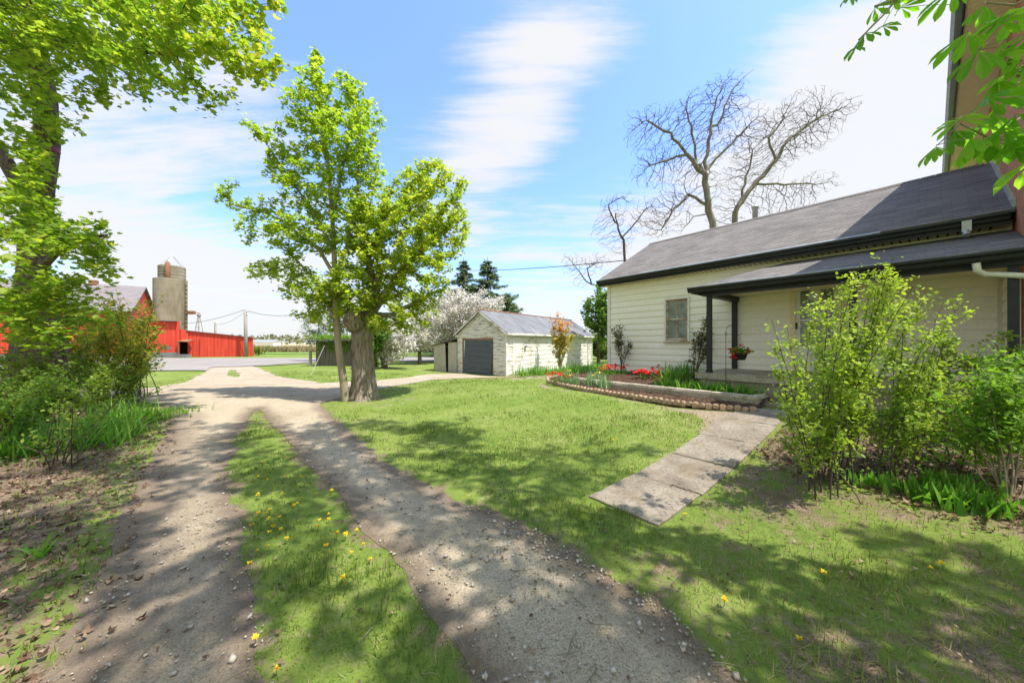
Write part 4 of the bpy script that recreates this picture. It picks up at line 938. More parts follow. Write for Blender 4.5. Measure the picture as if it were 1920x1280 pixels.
# kerb
p = MB(); path = [(.8, -2.68), (1.3, -2.72), (2.03, -2.75), (3.0, -2.74), (4.0, -2.72), (4.96, -2.68), (4.98, -2.55), (4.98, -2.2)]
def kerb_prof(): return [(-.075, -.02), (-.085, .10), (-.07, .145), (-.04, .155), (.04, .155), (.07, .145), (.085, .10), (.075, -.02)]
pts = [hp(a, m, .42) for a, m in interp([(a, m, 0) for a, m in path], .12) for a, m in [(a, m)]] if False else [hp(q[0], q[1], .41) for q in interp([(a, m, 0) for a, m in path], .12)]
V = []; pf_ = kerb_prof(); k = len(pf_); rr = random.Random(2)
for i, q in enumerate(pts):
    d = Vector(pts[min(i+1, len(pts)-1)])-Vector(pts[max(i-1, 0)]); d.z = 0; d.normalize(); n = Vector((-d.y, d.x, 0))
    for (s_, z) in pf_: V.append(Vector(q)+n*(s_+rr.uniform(-.003, .003))+Vector((0, 0, z+rr.uniform(-.003, .003))))
F = [[i*k+j, i*k+(j+1) % k, (i+1)*k+(j+1) % k, (i+1)*k+j] for i in range(len(pts)-1) for j in range(k)]+[list(range(k)), list(range((len(pts)-1)*k, len(pts)*k))[::-1]]
o = raw_mesh('bed_kerb', V, F, M_curb); tag(o, 'long low concrete kerb holding up the mulch bed before the porch', 'kerb')
# scalloped edging stones
def scallop():
    S = .64
    p = MB(); prof = [(.0, .0)]; pts = [(-.052, -.05), (.052, -.05)]+[(.052*math.cos(t), .02+.034*math.sin(t)) for t in np.linspace(0, math.pi, 9)]
    p.prism(pts, -.035, .02, 'y'); pts2 = [(x*.8, z*.85) for x, z in pts]; p.prism(pts2, -.048, -.0351, 'y'); return p.build('edging_stone', M_edge)
st0 = scallop(); epath = [(5.1, -3.25), (4.4, -3.5), (4.0, -3.58), (2.6, -3.5), (1.5, -3.38), (.7, -3.16), (0, -2.9), (-.45, -2.45), (-.6, -1.9), (-.5, -1.45)]
ep = interp([(a, m, 0) for a, m in epath], .112); rr = random.Random(9)
for i, q in enumerate(ep[:-1]):
    nx_ = ep[i+1]; x, y = from_house(q[0], q[1]); x2, y2 = from_house(nx_[0], nx_[1]); o = st0 if i == 0 else st0.copy()
    if i: C.objects.link(o)
    o.location = (x, y, .40+rr.uniform(-.008, .008) if q[0] > .2 else T(x, y)+.03); o.rotation_euler = (R(rr.uniform(-7, 7)), R(rr.uniform(-4, 4)), math.atan2(y2-y, x2-x)+math.pi+R(rr.uniform(-9, 9)))
    if q[0] > 4.0 and i % 2: o.scale = (.9, 1, .8)
    lab = 'tan scalloped edging stone bordering the mulch bed' if i > 12 else 'tan scalloped edging stone set apart in bare soil at the path end of the bed'
    tag(o, lab, 'edging stone', 'edging stones bordering the mulch bed' if i > 12 else 'edging stones at the path end of the bed')

def strap_clump(name, label, cat, x, y, z, n, h, w, lean, mat, seed, spread=.10, group=None, seg=4, curl=.8, flowers=None):
    rs = np.random.RandomState(seed); P = np.stack([rs.normal(0, spread, n), rs.normal(0, spread, n), np.full(n, -.02)], -1)
    root = thing(name, label, cat, (x, y, z), 0, group); blade_obj('leaves', P, h, w, rs, mat, root, lean, seg, curl)
    if flowers:
        fm, fn, fs, fh = flowers
        Q = np.stack([rs.normal(0, spread*1.3, fn), rs.normal(0, spread*1.3, fn), rs.uniform(.7, 1.05, fn)*fh], -1)
        flower_heads(root, Q, fs, fm, rs)
    return root
CUP = [np.array([(0, 0, 0), (.42, .25, .1), (.38, .75, .55), (0, 1.0, .7), (-.38, .75, .55), (-.42, .25, .1)], float)]
def flower_heads(root, Q, fs, fm, rs, name='flower'):
    # every bloom is a part of its own
    for q in Q:
        k = 7; yaw = np.arange(k)*2*np.pi/k+rs.uniform(0, 6); f_ = fs*rs.uniform(.85, 1.35)
        leaf_obj(name, np.tile(q, (k, 1)), f_, OVAL*np.array([1.25, 1, 1]), rs, fm, root, .82, -.45, None, yaw)
# red flower clumps
for i, (px, py, zz, n) in enumerate([(1048, 708, .45, 26), (1140, 694, .58, 10), (1152, 692, .58, 16), (1168, 694, .58, 12), (1213, 703, .54, 44), (1240, 694, .58, 12)]):
    Y = (EYE-zz)*640/(py+7-643); X = (px-960)/640*Y
    lab = ['red flower clump at the far left tip of the mulch bed', 'small red flower clump beside the rose at the house corner', 'red flower clump under the rose at the house corner', 'red flower clump right of the corner rose stems', 'largest red flower clump, in the middle of the mulch bed', 'thin red flower clump left of the big strap leaved clump'][i]
    rs = np.random.RandomState(60+i); o = strap_clump('red_flower_clump', lab, 'flowers', X, Y, zz, 50, .20, .02, .7, M_strap, 60+i, .13, 'red flower clumps in the mulch bed', 3)
    Q = np.stack([rs.normal(0, .17, n), rs.normal(0, .13, n), rs.uniform(.12, .26, n)], -1); flower_heads(o, Q, .052, M_red, rs)
ORD = ['first', 'second', 'third', 'fourth', 'fifth', 'sixth', 'seventh', 'eighth', 'ninth', 'tenth', 'eleventh', 'twelfth', 'thirteenth', 'fourteenth', 'fifteenth']
# daffodils
for i, (px, py) in enumerate([(1062, 718), (1076, 720), (1108, 722), (1132, 726), (1120, 716)]):
    zz = .42; Y = (EYE-zz)*640/(py-643); X = (px-960)/640*Y
    lab = ['leftmost grey green daffodil clump at the tip of the mulch bed', 'second daffodil clump from the tip of the mulch bed', 'daffodil clump with a few yellow flowers before the kerb', 'rightmost and largest daffodil clump in front of the kerb', 'daffodil clump half hidden behind its neighbours at the kerb'][i]
    strap_clump('daffodil_clump', lab, 'plant', X, Y, zz, 60, .36, .022, .30, M_daff, 80+i, .09, 'daffodil clumps in the mulch bed', 3, .5, (M_yel, 3 if i == 2 else 1, .04, .33))
# day lilies and hostas in the bed
rs0 = np.random.RandomState(77)
spots = [(1262, 712, .50, 150, .42, 'big pale strap leaved clump left of the porch post'), (1285, 706, .52, 160, .42, 'big strap leaved clump nearest the front porch post'), (1305, 702, .55, 130, .38, 'strap leaved clump against the front of the porch slab'), (1272, 700, .56, 130, .40, 'strap leaved clump close to the wall behind the pale clump')]
for i, (px, py, zz, n, h, lab) in enumerate(spots):
    Y = (EYE-zz)*640/(py+4-643); X = (px-960)/640*Y; strap_clump('daylily_clump', lab, 'plant', X, Y, zz, n, h*1.15, .034, .7, M_strap, 90+i, .17, 'daylily clumps by the porch', 4, 1.0)
for i in range(11):
    a = 3.05+i*.18; m = -2.35+rs0.uniform(-.12, .12); x, y = from_house(a, m)
    strap_clump('hosta_clump', ORD[i]+' young hosta clump from the left in the row behind the concrete kerb', 'plant', x, y, .50, 60, .23, .04, .5, M_strap, 120+i, .10, 'hosta row behind the kerb', 3)
# flowers near wall, low green
x, y = from_house(1.6, -.35); strap_clump('low_plant', 'low green plant against the wall under the window', 'plant', x, y, .56, 80, .16, .03, .8, M_strap, 140, .3, None, 3)
# day lilies along the garage
lily0 = [(980, 700), (992, 699), (1004, 699), (1017, 698), (1028, 700), (1050, 699), (1062, 697), (1075, 696), (1088, 696), (1100, 694), (1112, 695), (1124, 694), (1134, 692), (1097, 699), (1080, 701)]
for i, (px, py) in enumerate(lily0):
    x, y = G(px, py+3); strap_clump('daylily_clump', ORD[i]+' daylily clump from the left along the garage side' if i < 13 else ['right', 'left'][i-13]+' one of the two daylily clumps in front of the row along the garage side', 'plant', x, y, T(x, y), 95, .50, .04, .6, M_strap, 150+i, .28, 'daylily row along the garage', 3, .9)

# ------------------------------------------------------------------ shrubs made of stems
def stem_bush(name, label, cat, x, y, z, stems, leaf_mat, leaf_size, per_m, seed, stem_mat=None, tmpl=OVAL, spread=.05, group=None, base_r=.15, side=True, bare=.15, flat=.4, rnd=None, sr=.008, sidelen=.25):
    """stems: list of (dx,dy,height,lean_x,lean_y)"""
    rs = np.random.RandomState(seed); root = thing(name, label, cat, (x, y, z), 0, group); mb = MB(); pts = []
    for (dx, dy, h, lx, ly) in stems:
        k = 10; P = []; wob = rs.normal(0, .009*h, (k+1, 2)).cumsum(0)*.5
        for i in range(k+1):
            t = i/k; P.append((dx+lx*t**1.4+wob[i, 0], dy+ly*t**1.4+wob[i, 1], -.03+(h+.03)*t*(1-.0*t)))
        mb.tube(P, [sr*(1-.75*i/k)*(0.7+.3*h) for i in range(k+1)], 5, 0, False); P = np.array(P)
        n = int(per_m*h); t = rs.uniform(bare, 1, n); f = t*k; i0 = np.minimum(f.astype(int), k-1); q = P[i0]+(P[i0+1]-P[i0])*(f-i0)[:, None]
        if side:
            ns = max(3, int(h*9))
            for _ in range(ns):
                t0 = rs.uniform(max(bare, .2), .93); f0 = t0*k; j = int(min(f0, k-1)); b0 = P[j]+(P[j+1]-P[j])*(f0-j); an = rs.uniform(0, 6.28); L_ = sidelen*h*rs.uniform(.3, 1)*(1.1-t0*.6); e = b0+np.array([math.cos(an)*L_*.7, math.sin(an)*L_*.7, L_*.7])
                mid = (b0+e)/2+np.array([math.cos(an), math.sin(an), -.3])*L_*.1; mb.tube([b0, mid, e], [sr*.45, sr*.35, sr*.15], 3, 0, False)
                m = int(per_m*L_*1.1)+2; tt = rs.uniform(.15, 1, m)[:, None]; pts.append(b0*(1-tt)**2+2*mid*tt*(1-tt)+e*tt**2+rs.normal(0, spread*.6, (m, 3)))
            q = q[:int(n*.45)]
        pts.append(q+rs.normal(0, spread, q.shape))
    mb.build('stems', stem_mat or M_twig, root, smooth=True, uv=False); Q = np.concatenate(pts)
    leaf_obj('foliage', Q, leaf_size, tmpl, rs, leaf_mat, root, flat, .1, rnd(Q, rs) if rnd else None); return root
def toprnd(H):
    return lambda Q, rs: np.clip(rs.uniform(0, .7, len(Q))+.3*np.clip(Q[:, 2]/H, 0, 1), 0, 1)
# big shrub before the porch
bx_, by_ = G(1560, 905); rs = np.random.RandomState(12); bz = T(bx_, by_)
def top_at(px, py, Y): return W(px, py, Y)
stems = []
tips = [(1450, 650), (1440, 600), (1475, 610), (1490, 640), (1520, 545), (1545, 560), (1555, 540), (1580, 555), (1600, 590), (1617, 498), (1640, 540), (1662, 478), (1676, 482), (1668, 505), (1690, 535), (1700, 520), (1722, 535), (1735, 545), (1740, 600), (1755, 620), (1500, 700), (1465, 745), (1455, 720), (1640, 600), (1610, 640), (1690, 600), (1540, 640), (1575, 620), (1478, 790), (1510, 820), (1660, 640), (1720, 650), (1530, 600), (1785, 560), (1780, 565), (1778, 600), (1770, 650)]
for (px, py) in tips:
    Yt = by_+rs.normal(0, .28); V = top_at(px, py, Yt); dx = rs.normal(0, .10)+(V[0]-bx_)*.5; dy = rs.normal(0, .18); h = V[2]-bz; stems.append((dx, dy, h, V[0]-bx_-dx, Yt-by_-dy))
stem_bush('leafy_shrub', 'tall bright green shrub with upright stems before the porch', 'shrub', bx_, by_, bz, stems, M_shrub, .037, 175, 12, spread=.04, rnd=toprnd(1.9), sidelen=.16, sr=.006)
# right lower shrub
bx_, by_ = G(1885, 925); bz = T(bx_, by_); stems = []
for (px, py) in [(1830, 655), (1870, 660), (1900, 680), (1800, 700), (1780, 740), (1850, 700), (1920, 700), (1960, 660), (2000, 700), (1880, 720), (1760, 790), (1820, 760), (1930, 760), (1985, 760), (1850, 800)]:
    Yt = by_+rs.normal(.1, .25); V = top_at(px, py, Yt); stems.append((rs.normal(0, .03), rs.normal(0, .03), V[2]-bz, V[0]-bx_, Yt-by_))
stem_bush('spreading_shrub', 'darker spreading shrub with a forked stem at the right edge', 'shrub', bx_, by_, bz, stems, M_shrub2, .046, 175, 13, M_bark_y, sr=.0075, bare=.4, sidelen=.35)
bx_, by_ = G(1725, 860); bz = T(bx_, by_); stems = []
for (px, py) in [(1700, 700), (1730, 690), (1760, 680), (1790, 660), (1810, 690), (1680, 740), (1660, 780), (1840, 720), (1750, 740), (1700, 790), (1800, 760), (1770, 800)]:
    Yt = by_+rs.normal(.1, .3); V = top_at(px, py, Yt); stems.append((rs.normal(0, .2), rs.normal(0, .15), V[2]-bz, V[0]-bx_, Yt-by_))
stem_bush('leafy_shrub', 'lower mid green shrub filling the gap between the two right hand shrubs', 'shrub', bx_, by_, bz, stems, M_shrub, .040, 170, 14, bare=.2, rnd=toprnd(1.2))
bx_, by_ = G(1880, 830); stems = [(rs.normal(0, .3), rs.normal(0, .2), rs.uniform(.6, 1.25), rs.normal(0, .35), rs.normal(0, .25)) for _ in range(26)]
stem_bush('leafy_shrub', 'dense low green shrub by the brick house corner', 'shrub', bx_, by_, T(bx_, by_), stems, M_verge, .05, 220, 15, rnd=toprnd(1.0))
# roses on the wall
for k, (a0, m0, tips, lab) in enumerate([(.72, -.3, [(1150, 612), (1165, 605), (1142, 640), (1182, 635), (1175, 660), (1158, 630)], 'dark leaved rose climbing the house corner'), (2.95, -.35, [(1320, 590), (1310, 620), (1330, 610), (1325, 640), (1300, 650), (1335, 635)], 'thin rose with reddish leaves between window and porch post')]):
    x, y = from_house(a0, m0); z = .57; stems = []
    for (px, py) in tips:
        V = W(px, py, y-.05); stems.append((rs.normal(0, .05), rs.normal(0, .05), V[2]-z, V[0]-x, -.05))
    stem_bush('rose_bush', lab, 'rose bush', x, y, z, stems, M_rose, .06, 70, 20+k, M_bark_d, spread=.06, bare=.45, sr=.012, group='roses against the house wall')
# sapling by the garage
x, y = G(1050, 700); z = T(x, y); stems = []
for (px, py) in [(1035, 588), (1046, 582), (1060, 590), (1070, 600), (1052, 610), (1040, 620), (1075, 622), (1065, 640), (1038, 650)]:
    V = W(px, py, y+rs.normal(0, .2)); stems.append((0, 0, V[2]-z, V[0]-x, rs.normal(0, .2)))
stem_bush('sapling', 'slender sapling with yellow and orange spring leaves by the garage side', 'tree', x, y, z, stems, M_sap, .11, 26, 31, M_bark_y, LEAF5, spread=.10, bare=.38, sr=.02, sidelen=.16, rnd=lambda Q, rs: np.clip(rs.uniform(0, .6, len(Q))+.55*sstep(1.9, 2.8, Q[:, 2]), 0, 1))
# left verge shrubs
def verge_bush(px, py, tips, label, mat, seed, ls=.05, per=200, spreadY=.4, name='verge_shrub', sm=None, bare=.2, tm=OVAL, bspread=.25):
    x, y = G(px, py); z = T(x, y); r2 = np.random.RandomState(seed); stems = []
    for (qx, qy) in tips:
        Yt = y+r2.normal(0, spreadY); V = W(qx, qy, Yt); dx = r2.normal(0, bspread); stems.append((dx, r2.normal(0, bspread), max(.15, V[2]-z), V[0]-x-dx, Yt-y))
    return stem_bush(name, label, 'shrub', x, y, z, stems, mat, ls, per, seed, sm, tm, .05, 'shrubs on the left verge', bare=bare, sidelen=.28)
def fan(x0, x1, y0, y1, n, seed):
    q = random.Random(seed); return [(x0+(x1-x0)*(i+.5)/n+q.uniform(-8, 8), q.uniform(y0, y1)) for i in range(n)]
verge_bush(60, 800, fan(-60, 200, 670, 755, 26, 1), 'feathery green shrub at the foot of the big maple', M_verge, 41, .05, 210)
verge_bush(215, 765, fan(130, 300, 670, 730, 20, 2), 'light leafy shrub right of the big maple trunk', M_verge, 42, .055, 190)
verge_bush(235, 745, fan(140, 320, 545, 650, 26, 3), 'taller airy shrub in front of the red barn', M_sap_v, 43, .065, 55, .6, bare=.25)
verge_bush(-40, 850, fan(-150, 120, 700, 800, 18, 4), 'green shrub at the left edge nearest the camera', M_shrub2, 44, .045, 220)
verge_bush(40, 770, fan(-30, 150, 640, 700, 18, 8), 'pale airy shrub right against the big maple bole', M_verge, 48, .06, 120, .3)
verge_bush(120, 870, fan(0, 260, 720, 850, 14, 5), 'thin twiggy shrub over the brown leaves on the left', M_verge, 45, .04, 60, .3, bare=.3, bspread=.1)
verge_bush(150, 730, fan(50, 260, 560, 680, 26, 6), 'dark shrub between the big maple and the barn', M_verge, 46, .07, 75, .7)
verge_bush(-60, 730, fan(-200, 60, 640, 710, 16, 7), 'shrub behind the feathery one at the left edge', M_verge, 47, .07, 150, .6)
for i, (px, py) in enumerate([(20, 850), (60, 850), (90, 825), (120, 840), (150, 815), (160, 835), (180, 805), (200, 822), (215, 800), (225, 812), (235, 790), (250, 782)]):
    x, y = G(px, py); strap_clump('verge_lily_clump', ORD[i]+' strap leaved clump from the left edge on the left verge', 'plant', x, y, T(x, y), 90, .42, .026, .6, M_strap, 300+i, .18, 'strap leaved clumps on the left verge', 3, .9)
for i, (px, py) in enumerate([(290, 778), (310, 775), (330, 772), (275, 785)]):
    x, y = G(px, py); strap_clump('verge_lily_clump', ['second low dark tuft', 'third low dark tuft', 'low dark tuft nearest the driveway', 'low dark tuft nearest the strap leaved row'][i]+' at the left verge end', 'plant', x, y, T(x, y), 120, .16, .02, .8, M_shrub2, 320+i, .22, 'low tufts at the end of the left verge', 2, .9)
x, y = G(75, 1040); strap_clump('dandelion_rosette', 'bright green rosette of weed leaves in the brown litter at left', 'plant', x, y, T(x, y), 26, .15, .03, 1.0, M_strap, 330, .03, None, 3)
# shoots on the right bed: lily of the valley
rs = np.random.RandomState(55); k = 0
for (px, py, n_, h) in [(1625, 905, 9, .16), (1650, 912, 9, .17), (1680, 915, 9, .16), (1700, 925, 12, .18), (1725, 928, 12, .17), (1745, 935, 12, .18), (1765, 940, 12, .18), (1785, 948, 14, .17), (1805, 955, 14, .17), (1830, 945, 14, .18), (1850, 958, 12, .17), (1735, 905, 10, .15), (1760, 915, 12, .17), (1790, 920, 14, .18), (1820, 925, 14, .17), (1915, 970, 8, .16)]:
    x, y = G(px, py); strap_clump('lily_shoots', (ORD[k]+' shoot tuft from the left at the right bed front edge' if k < 11 else ORD[k-11]+' shoot tuft from the left in the right bed back row') if k < 15 else 'single tuft of pale shoots in dead leaves at the right edge', 'plant', x, y, T(x, y), n_*2, h, .045, .35, M_strap, 340+k, .07, 'shoots along the right hand bed' if k < 15 else None, 3, .6); k += 1

# ------------------------------------------------------------------ trees
# old maple with the stout trunk
tx, ty = G(683, 748); tx0, ty0 = tx, ty
def tp(px, py, dY=0.0, Y=None):
    return W(px, py, (Y or ty0)+dY)
sY = ty0
bl = lambda px, py, dY, rx, ry, rz, w=1: (*W(px, py, sY+dY), rx, ry, rz, w)
zb = T(tx, ty)
old_paths = [([(tx, ty, zb-.05), (tx+.0, ty, zb+.15), (tx-.02, ty, zb+.5), tp(681, 660), tp(685, 610), tp(688, 590)], .27, .20, None),
             ([tp(686, 600), tp(670, 585), tp(690, 575), tp(705, 545), tp(712, 500)], .16, .07, 0), ([tp(690, 595), tp(715, 560), tp(745, 520), tp(790, 470)], .13, .05, 0), ([tp(688, 590), tp(700, 540), tp(690, 480), tp(720, 410)], .12, .05, 0),
             ([tp(690, 592), tp(735, 590), tp(790, 560)], .08, .04, 0), ([tp(684, 600), tp(650, 560, -.3), tp(620, 540, -.6)], .06, .03, 0)]
old_blobs = [bl(810, 380, .8, 1.15, 1.3, 1.2), bl(750, 440, .3, 1.3, 1.5, 1.3), bl(840, 430, .9, .75, 1.1, .9), bl(700, 500, 0, 1.0, 1.3, 1.0), bl(780, 520, .4, 1.2, 1.3, .9), bl(720, 580, 0, 1.2, 1.1, .65), bl(640, 560, -.3, .8, .9, .6), bl(780, 600, .3, .7, .8, .4), bl(700, 400, 0, .8, .9, .8), bl(600, 590, 0, .6, .7, .35)]
base_old = (tx, ty, zb)
root, P_, pa_, r_ = tree('old_maple', 'stout old maple with rough cracked trunk and a broken limb stub', 'tree', old_paths, old_blobs, 1900, M_bark, M_maple_o, 30000, .082, LEAF5, 101, .16, 2.0, .23, .0045, 2.35, spread=.06, thr=.018, knob=.06, base=base_old)
# flared roots and the stub
mb = MB(); rr = random.Random(5); n = 26; rows = []
prof = [(-.08, .47), (.0, .42), (.08, .375), (.2, .345), (.4, .315), (.7, .29), (1.1, .275), (1.5, .265), (1.8, .265), (2.05, .275), (2.25, .26), (2.4, .20)]
V = []
for zi, (z, rad) in enumerate(prof):
    cx = -.03*z+.01*math.sin(z*3)
    for j in range(n):
        an = 6.283*j/n; lob = 1+(.13*math.cos(an*5+.6)+.07*math.cos(an*9+2))*max(0, 1-z/.7)+.035*math.sin(an*7+z*2)+.03*math.sin(an*13+z*3.5)+rr.uniform(-.012, .012); V.append((cx+rad*lob*math.cos(an), rad*lob*math.sin(an), z))
F = [[i*n+j, i*n+(j+1) % n, (i+1)*n+(j+1) % n, (i+1)*n+j] for i in range(len(prof)-1) for j in range(n)]+[list(range((len(prof)-1)*n, len(prof)*n))]
raw_mesh('trunk_bole', V, F, M_bark, root, smooth=True)
mb = MB(); mb.tube([(-.12, -.15, 1.95), (-.17, -.30, 2.1), (-.10, -.42, 2.22), (.02, -.50, 2.28)], [.26, .24, .19, .12], 14); mb.build('limb_stub', M_bark, root, smooth=True)
# slim maple
tx, ty = G(649, 752); zb = T(tx, ty); sY = ty
yp = lambda px, py, dY=0: W(px, py, ty+dY)
young_paths = [([(tx, ty, zb-.1), yp(645, 720), yp(634, 640), yp(630, 570), yp(628, 500), yp(624, 420), yp(618, 330), yp(606, 240), yp(592, 150)], .105, .016, None),
               ([yp(630, 600), yp(608, 560, .1), yp(585, 520, .2), yp(540, 470, .3)], .05, .02, 0), ([yp(629, 520), yp(600, 470), yp(560, 430), yp(500, 400), yp(440, 385)], .05, .012, 0), ([yp(626, 470), yp(590, 400), yp(540, 330), yp(500, 270)], .045, .014, 0),
               ([yp(628, 520, 0), yp(655, 450, .2), yp(670, 360, .3), yp(675, 260, .3), yp(660, 180, .3)], .05, .012, 0), ([yp(624, 400), yp(640, 330, -.2), yp(655, 260, -.3)], .03, .01, 0)]
young_blobs = [bl(592, 125, 0, .32, .4, .55), bl(600, 190, 0, .75, .8, .75), bl(650, 170, .2, .5, .6, .5), bl(690, 215, .3, .45, .6, .55), bl(555, 195, -.1, .4, .5, .5), bl(560, 260, -.1, .6, .7, .55), bl(650, 270, 0, .9, 1.1, .7), bl(490, 245, 0, .38, .45, .22), bl(455, 225, 0, .18, .2, .12), bl(530, 310, .1, .55, .7, .45), bl(600, 360, 0, .95, 1.1, .7), bl(690, 320, .3, .5, .8, .6),
               bl(520, 385, .1, .7, .8, .28), bl(450, 385, .1, .55, .5, .2), bl(385, 375, 0, .3, .25, .10), bl(425, 340, .1, .35, .4, .13), bl(580, 440, 0, 1.1, 1.2, .5), bl(490, 445, .1, .55, .7, .25), bl(680, 430, .2, .7, .9, .8), bl(530, 510, .2, .85, .9, .28), bl(472, 512, .2, .32, .4, .10), bl(590, 545, .1, .9, .9, .4), bl(670, 540, -.2, .6, .8, .5), bl(575, 590, 0, .45, .5, .18), bl(630, 610, .2, .45, .5, .18)]
tree('slim_maple', 'slim young maple with smooth trunk leaning beside the stout one', 'tree', young_paths, young_blobs, 3200, M_bark_y, M_maple_y, 24000, .082, LEAF5, 102, .16, 1.6, .20, .0036, 2.3, spread=.05, thr=.012, base=(tx, ty, zb))
# big maple at the left
tY = 8.2; lp = lambda px, py, dY=0: W(px, py, tY+dY); sY = tY
tx = (75-960)/640*tY; zb = T(tx, tY)
big_paths = [([(tx, tY, zb-.1), lp(72, 700), lp(62, 600), lp(62, 500), lp(68, 420), lp(80, 330), lp(88, 260), lp(84, 190), lp(72, 110), lp(62, 40), lp(60, -60), lp(70, -160)], .30, .13, None),
             ([lp(70, 400), lp(40, 350), lp(10, 300), lp(-40, 230)], .16, .10, 0), ([lp(66, 75), lp(130, 85, -.5), lp(190, 92, -.9), lp(260, 95, -1.3), lp(330, 105, -1.8)], .10, .03, 0), ([lp(72, 110), lp(20, 75, -.2), lp(-60, 40, -.3)], .14, .08, 0),
             ([lp(62, 520), lp(110, 470, -.8), lp(150, 450, -1.4), lp(200, 440, -1.8)], .09, .02, 0), ([lp(62, 600), lp(20, 590, -1.0), lp(100, 545, -1.8)], .09, .02, 0), ([lp(60, -40), lp(150, -60, -.8), lp(250, -40, -1.4)], .12, .03, 0)]
big_blobs = [bl(150, 60, -1, 1.2, 1.6, .75), bl(260, 60, -1.6, 1.1, 1.4, .7), bl(360, 70, -2, 1.1, 1.2, .75), bl(450, 90, -2.2, .85, 1.0, .7), bl(490, 120, -2.3, .35, .6, .3), bl(230, 150, -1.2, 1.0, 1.2, .45), bl(60, 150, -1.2, 1.1, 1.4, .7), bl(360, 150, -1.8, .8, 1.0, .3), bl(30, 40, -.8, 1.2, 1.6, 1.0), bl(200, -60, -1.2, 2.0, 1.8, .9), bl(400, -30, -1.8, 1.3, 1.2, .7), bl(-100, 20, 0, 2, 2, 2), bl(100, -200, 0, 3, 3, 2),
             bl(60, 420, -1.6, .95, .9, .6, 4), bl(110, 490, -1.8, 1.0, .9, .7, 4), bl(40, 560, -2.0, .9, .8, .6, 4), bl(60, 620, -2.0, .9, .7, .4, 4), bl(190, 600, -1.6, .6, .6, .45, 3), bl(170, 530, -1.6, .6, .6, .45, 3), bl(20, 250, -1.5, .6, .8, .4), bl(90, 340, -1.4, .3, .4, .2), bl(20, 500, -1.8, .9, 1.0, .8), bl(90, 560, -1.8, 1.0, .9, .6), bl(190, 480, -1.6, .35, .5, .25), bl(180, 345, -1.4, .35, .4, .25), bl(10, 620, -1.4, .6, .8, .4), bl(170, 560, -1.3, .6, .6, .4), bl(20, 350, -1.2, .6, .7, .6), bl(210, 400, -1.5, .25, .4, .2), bl(130, 300, -1.3, .25, .3, .15), bl(130, 620, -1.3, .6, .6, .35)]
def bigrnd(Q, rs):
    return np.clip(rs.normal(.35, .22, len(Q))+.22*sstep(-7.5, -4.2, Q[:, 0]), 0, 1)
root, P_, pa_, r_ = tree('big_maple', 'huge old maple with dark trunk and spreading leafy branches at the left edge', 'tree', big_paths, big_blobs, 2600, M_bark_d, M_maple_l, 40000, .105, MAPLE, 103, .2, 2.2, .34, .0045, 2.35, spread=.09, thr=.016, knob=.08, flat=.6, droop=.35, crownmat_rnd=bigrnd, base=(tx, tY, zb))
mb = MB(); V = []; n = 30
for zi, (z, rad) in enumerate([(-.1, .74), (.1, .64), (.35, .57), (.8, .52), (1.3, .46), (1.8, .39), (2.3, .31)]):
    for j in range(n):
        an = 6.283*j/n; lob = 1+.10*math.cos(an*4+1)+.07*math.cos(an*9+z)+.04*math.sin(an*14+z*2); V.append((rad*lob*math.cos(an), rad*lob*math.sin(an)*.8, z))
raw_mesh('trunk_bole', V, [[i*n+j, i*n+(j+1) % n, (i+1)*n+(j+1) % n, (i+1)*n+j] for i in range(6) for j in range(n)], M_bark_d, root, smooth=True)
v = Vector(lp(88, 280))-Vector((tx, tY, zb)); mb = MB(); mb.lathe([(.195, -.05), (.205, -.03), (.205, .03), (.195, .05)], 18, tuple(v), caps=False); mb.build('tape_band', M_purple, root, smooth=True)
# chestnut: trunk out of the picture behind the camera on the right
cx, cy = 4.6, -3.2
chest = thing('chestnut_tree', 'chestnut tree whose big hand shaped leaves hang into the top right corner', 'tree', (cx, cy, 0)); rs = np.random.RandomState(7)
c_paths = [([(cx, cy, -.1), (cx-.1, cy, 2), (cx-.2, cy+.2, 4.5), (cx-.5, cy+.4, 7), (cx-.8, cy+.6, 10)], .38, .15, None), ([(cx-.2, cy+.2, 4.3), (cx-.9, cy+2.0, 4.6), (3.6, 1.2, 4.4), (3.2, 1.9, 3.9)], .12, .02, 0), ([(3.6, 1.2, 4.4), (2.9, 2.0, 4.4), (2.75, 2.25, 3.95)], .03, .012, 0)]
c_blobs = [(0.5, 1.0, 8.3, 3.0, 3.0, 1.4), (-2.6, 3.2, 9.6, 2.4, 1.8, 1.2), (1.8, 3.5, 9.8, 2.6, 1.6, 1.4), (3.0, -2.0, 8.5, 4, 3.2, 2.5), (5.8, 0.2, 6.6, 1.6, 1.4, 1.0), (5.4, 2.4, 10.6, 1.2, .9, .8), (-1.5, 0, 7.2, 2.5, 2, 1.2), (2.6, .6, 5.7, 1.2, .8, .6)]
P0, par0, rr0 = seeded(c_paths, .35); P, par = grow(in_blobs(900, c_blobs, rs, .05), P0, .35, 3.5, .65, 120, 0, .15, rs, par0); r_, kids = radii(P, par, .007, 2.3, rr0); off = np.array([cx, cy, 0])
wood('trunk', P-off, par, r_, M_bark_d, chest)
def chestnut_leaves(Q, rs, size):
    n = len(Q); k = 6; LF = np.array([(0, 0, 0), (.10, .35, .01), (.22, .68, .0), (.10, .92, -.04), (0, 1, -.08), (-.10, .92, -.04), (-.22, .68, 0), (-.10, .35, .01)], float)
    base = rs.uniform(0, 6.28, n); yaw = (base[:, None]+np.linspace(-2.3, 2.3, k)[None]).ravel(); return np.repeat(Q, k, 0), yaw, LF
Q = twig_points(P, par, r_, .02, 1, .22, rs, 2000)-off
keep = ~((Q+off)[:, 2]-1.5 < (Q+off)[:, 1]*1.06)     # low twigs get the careful leaves below
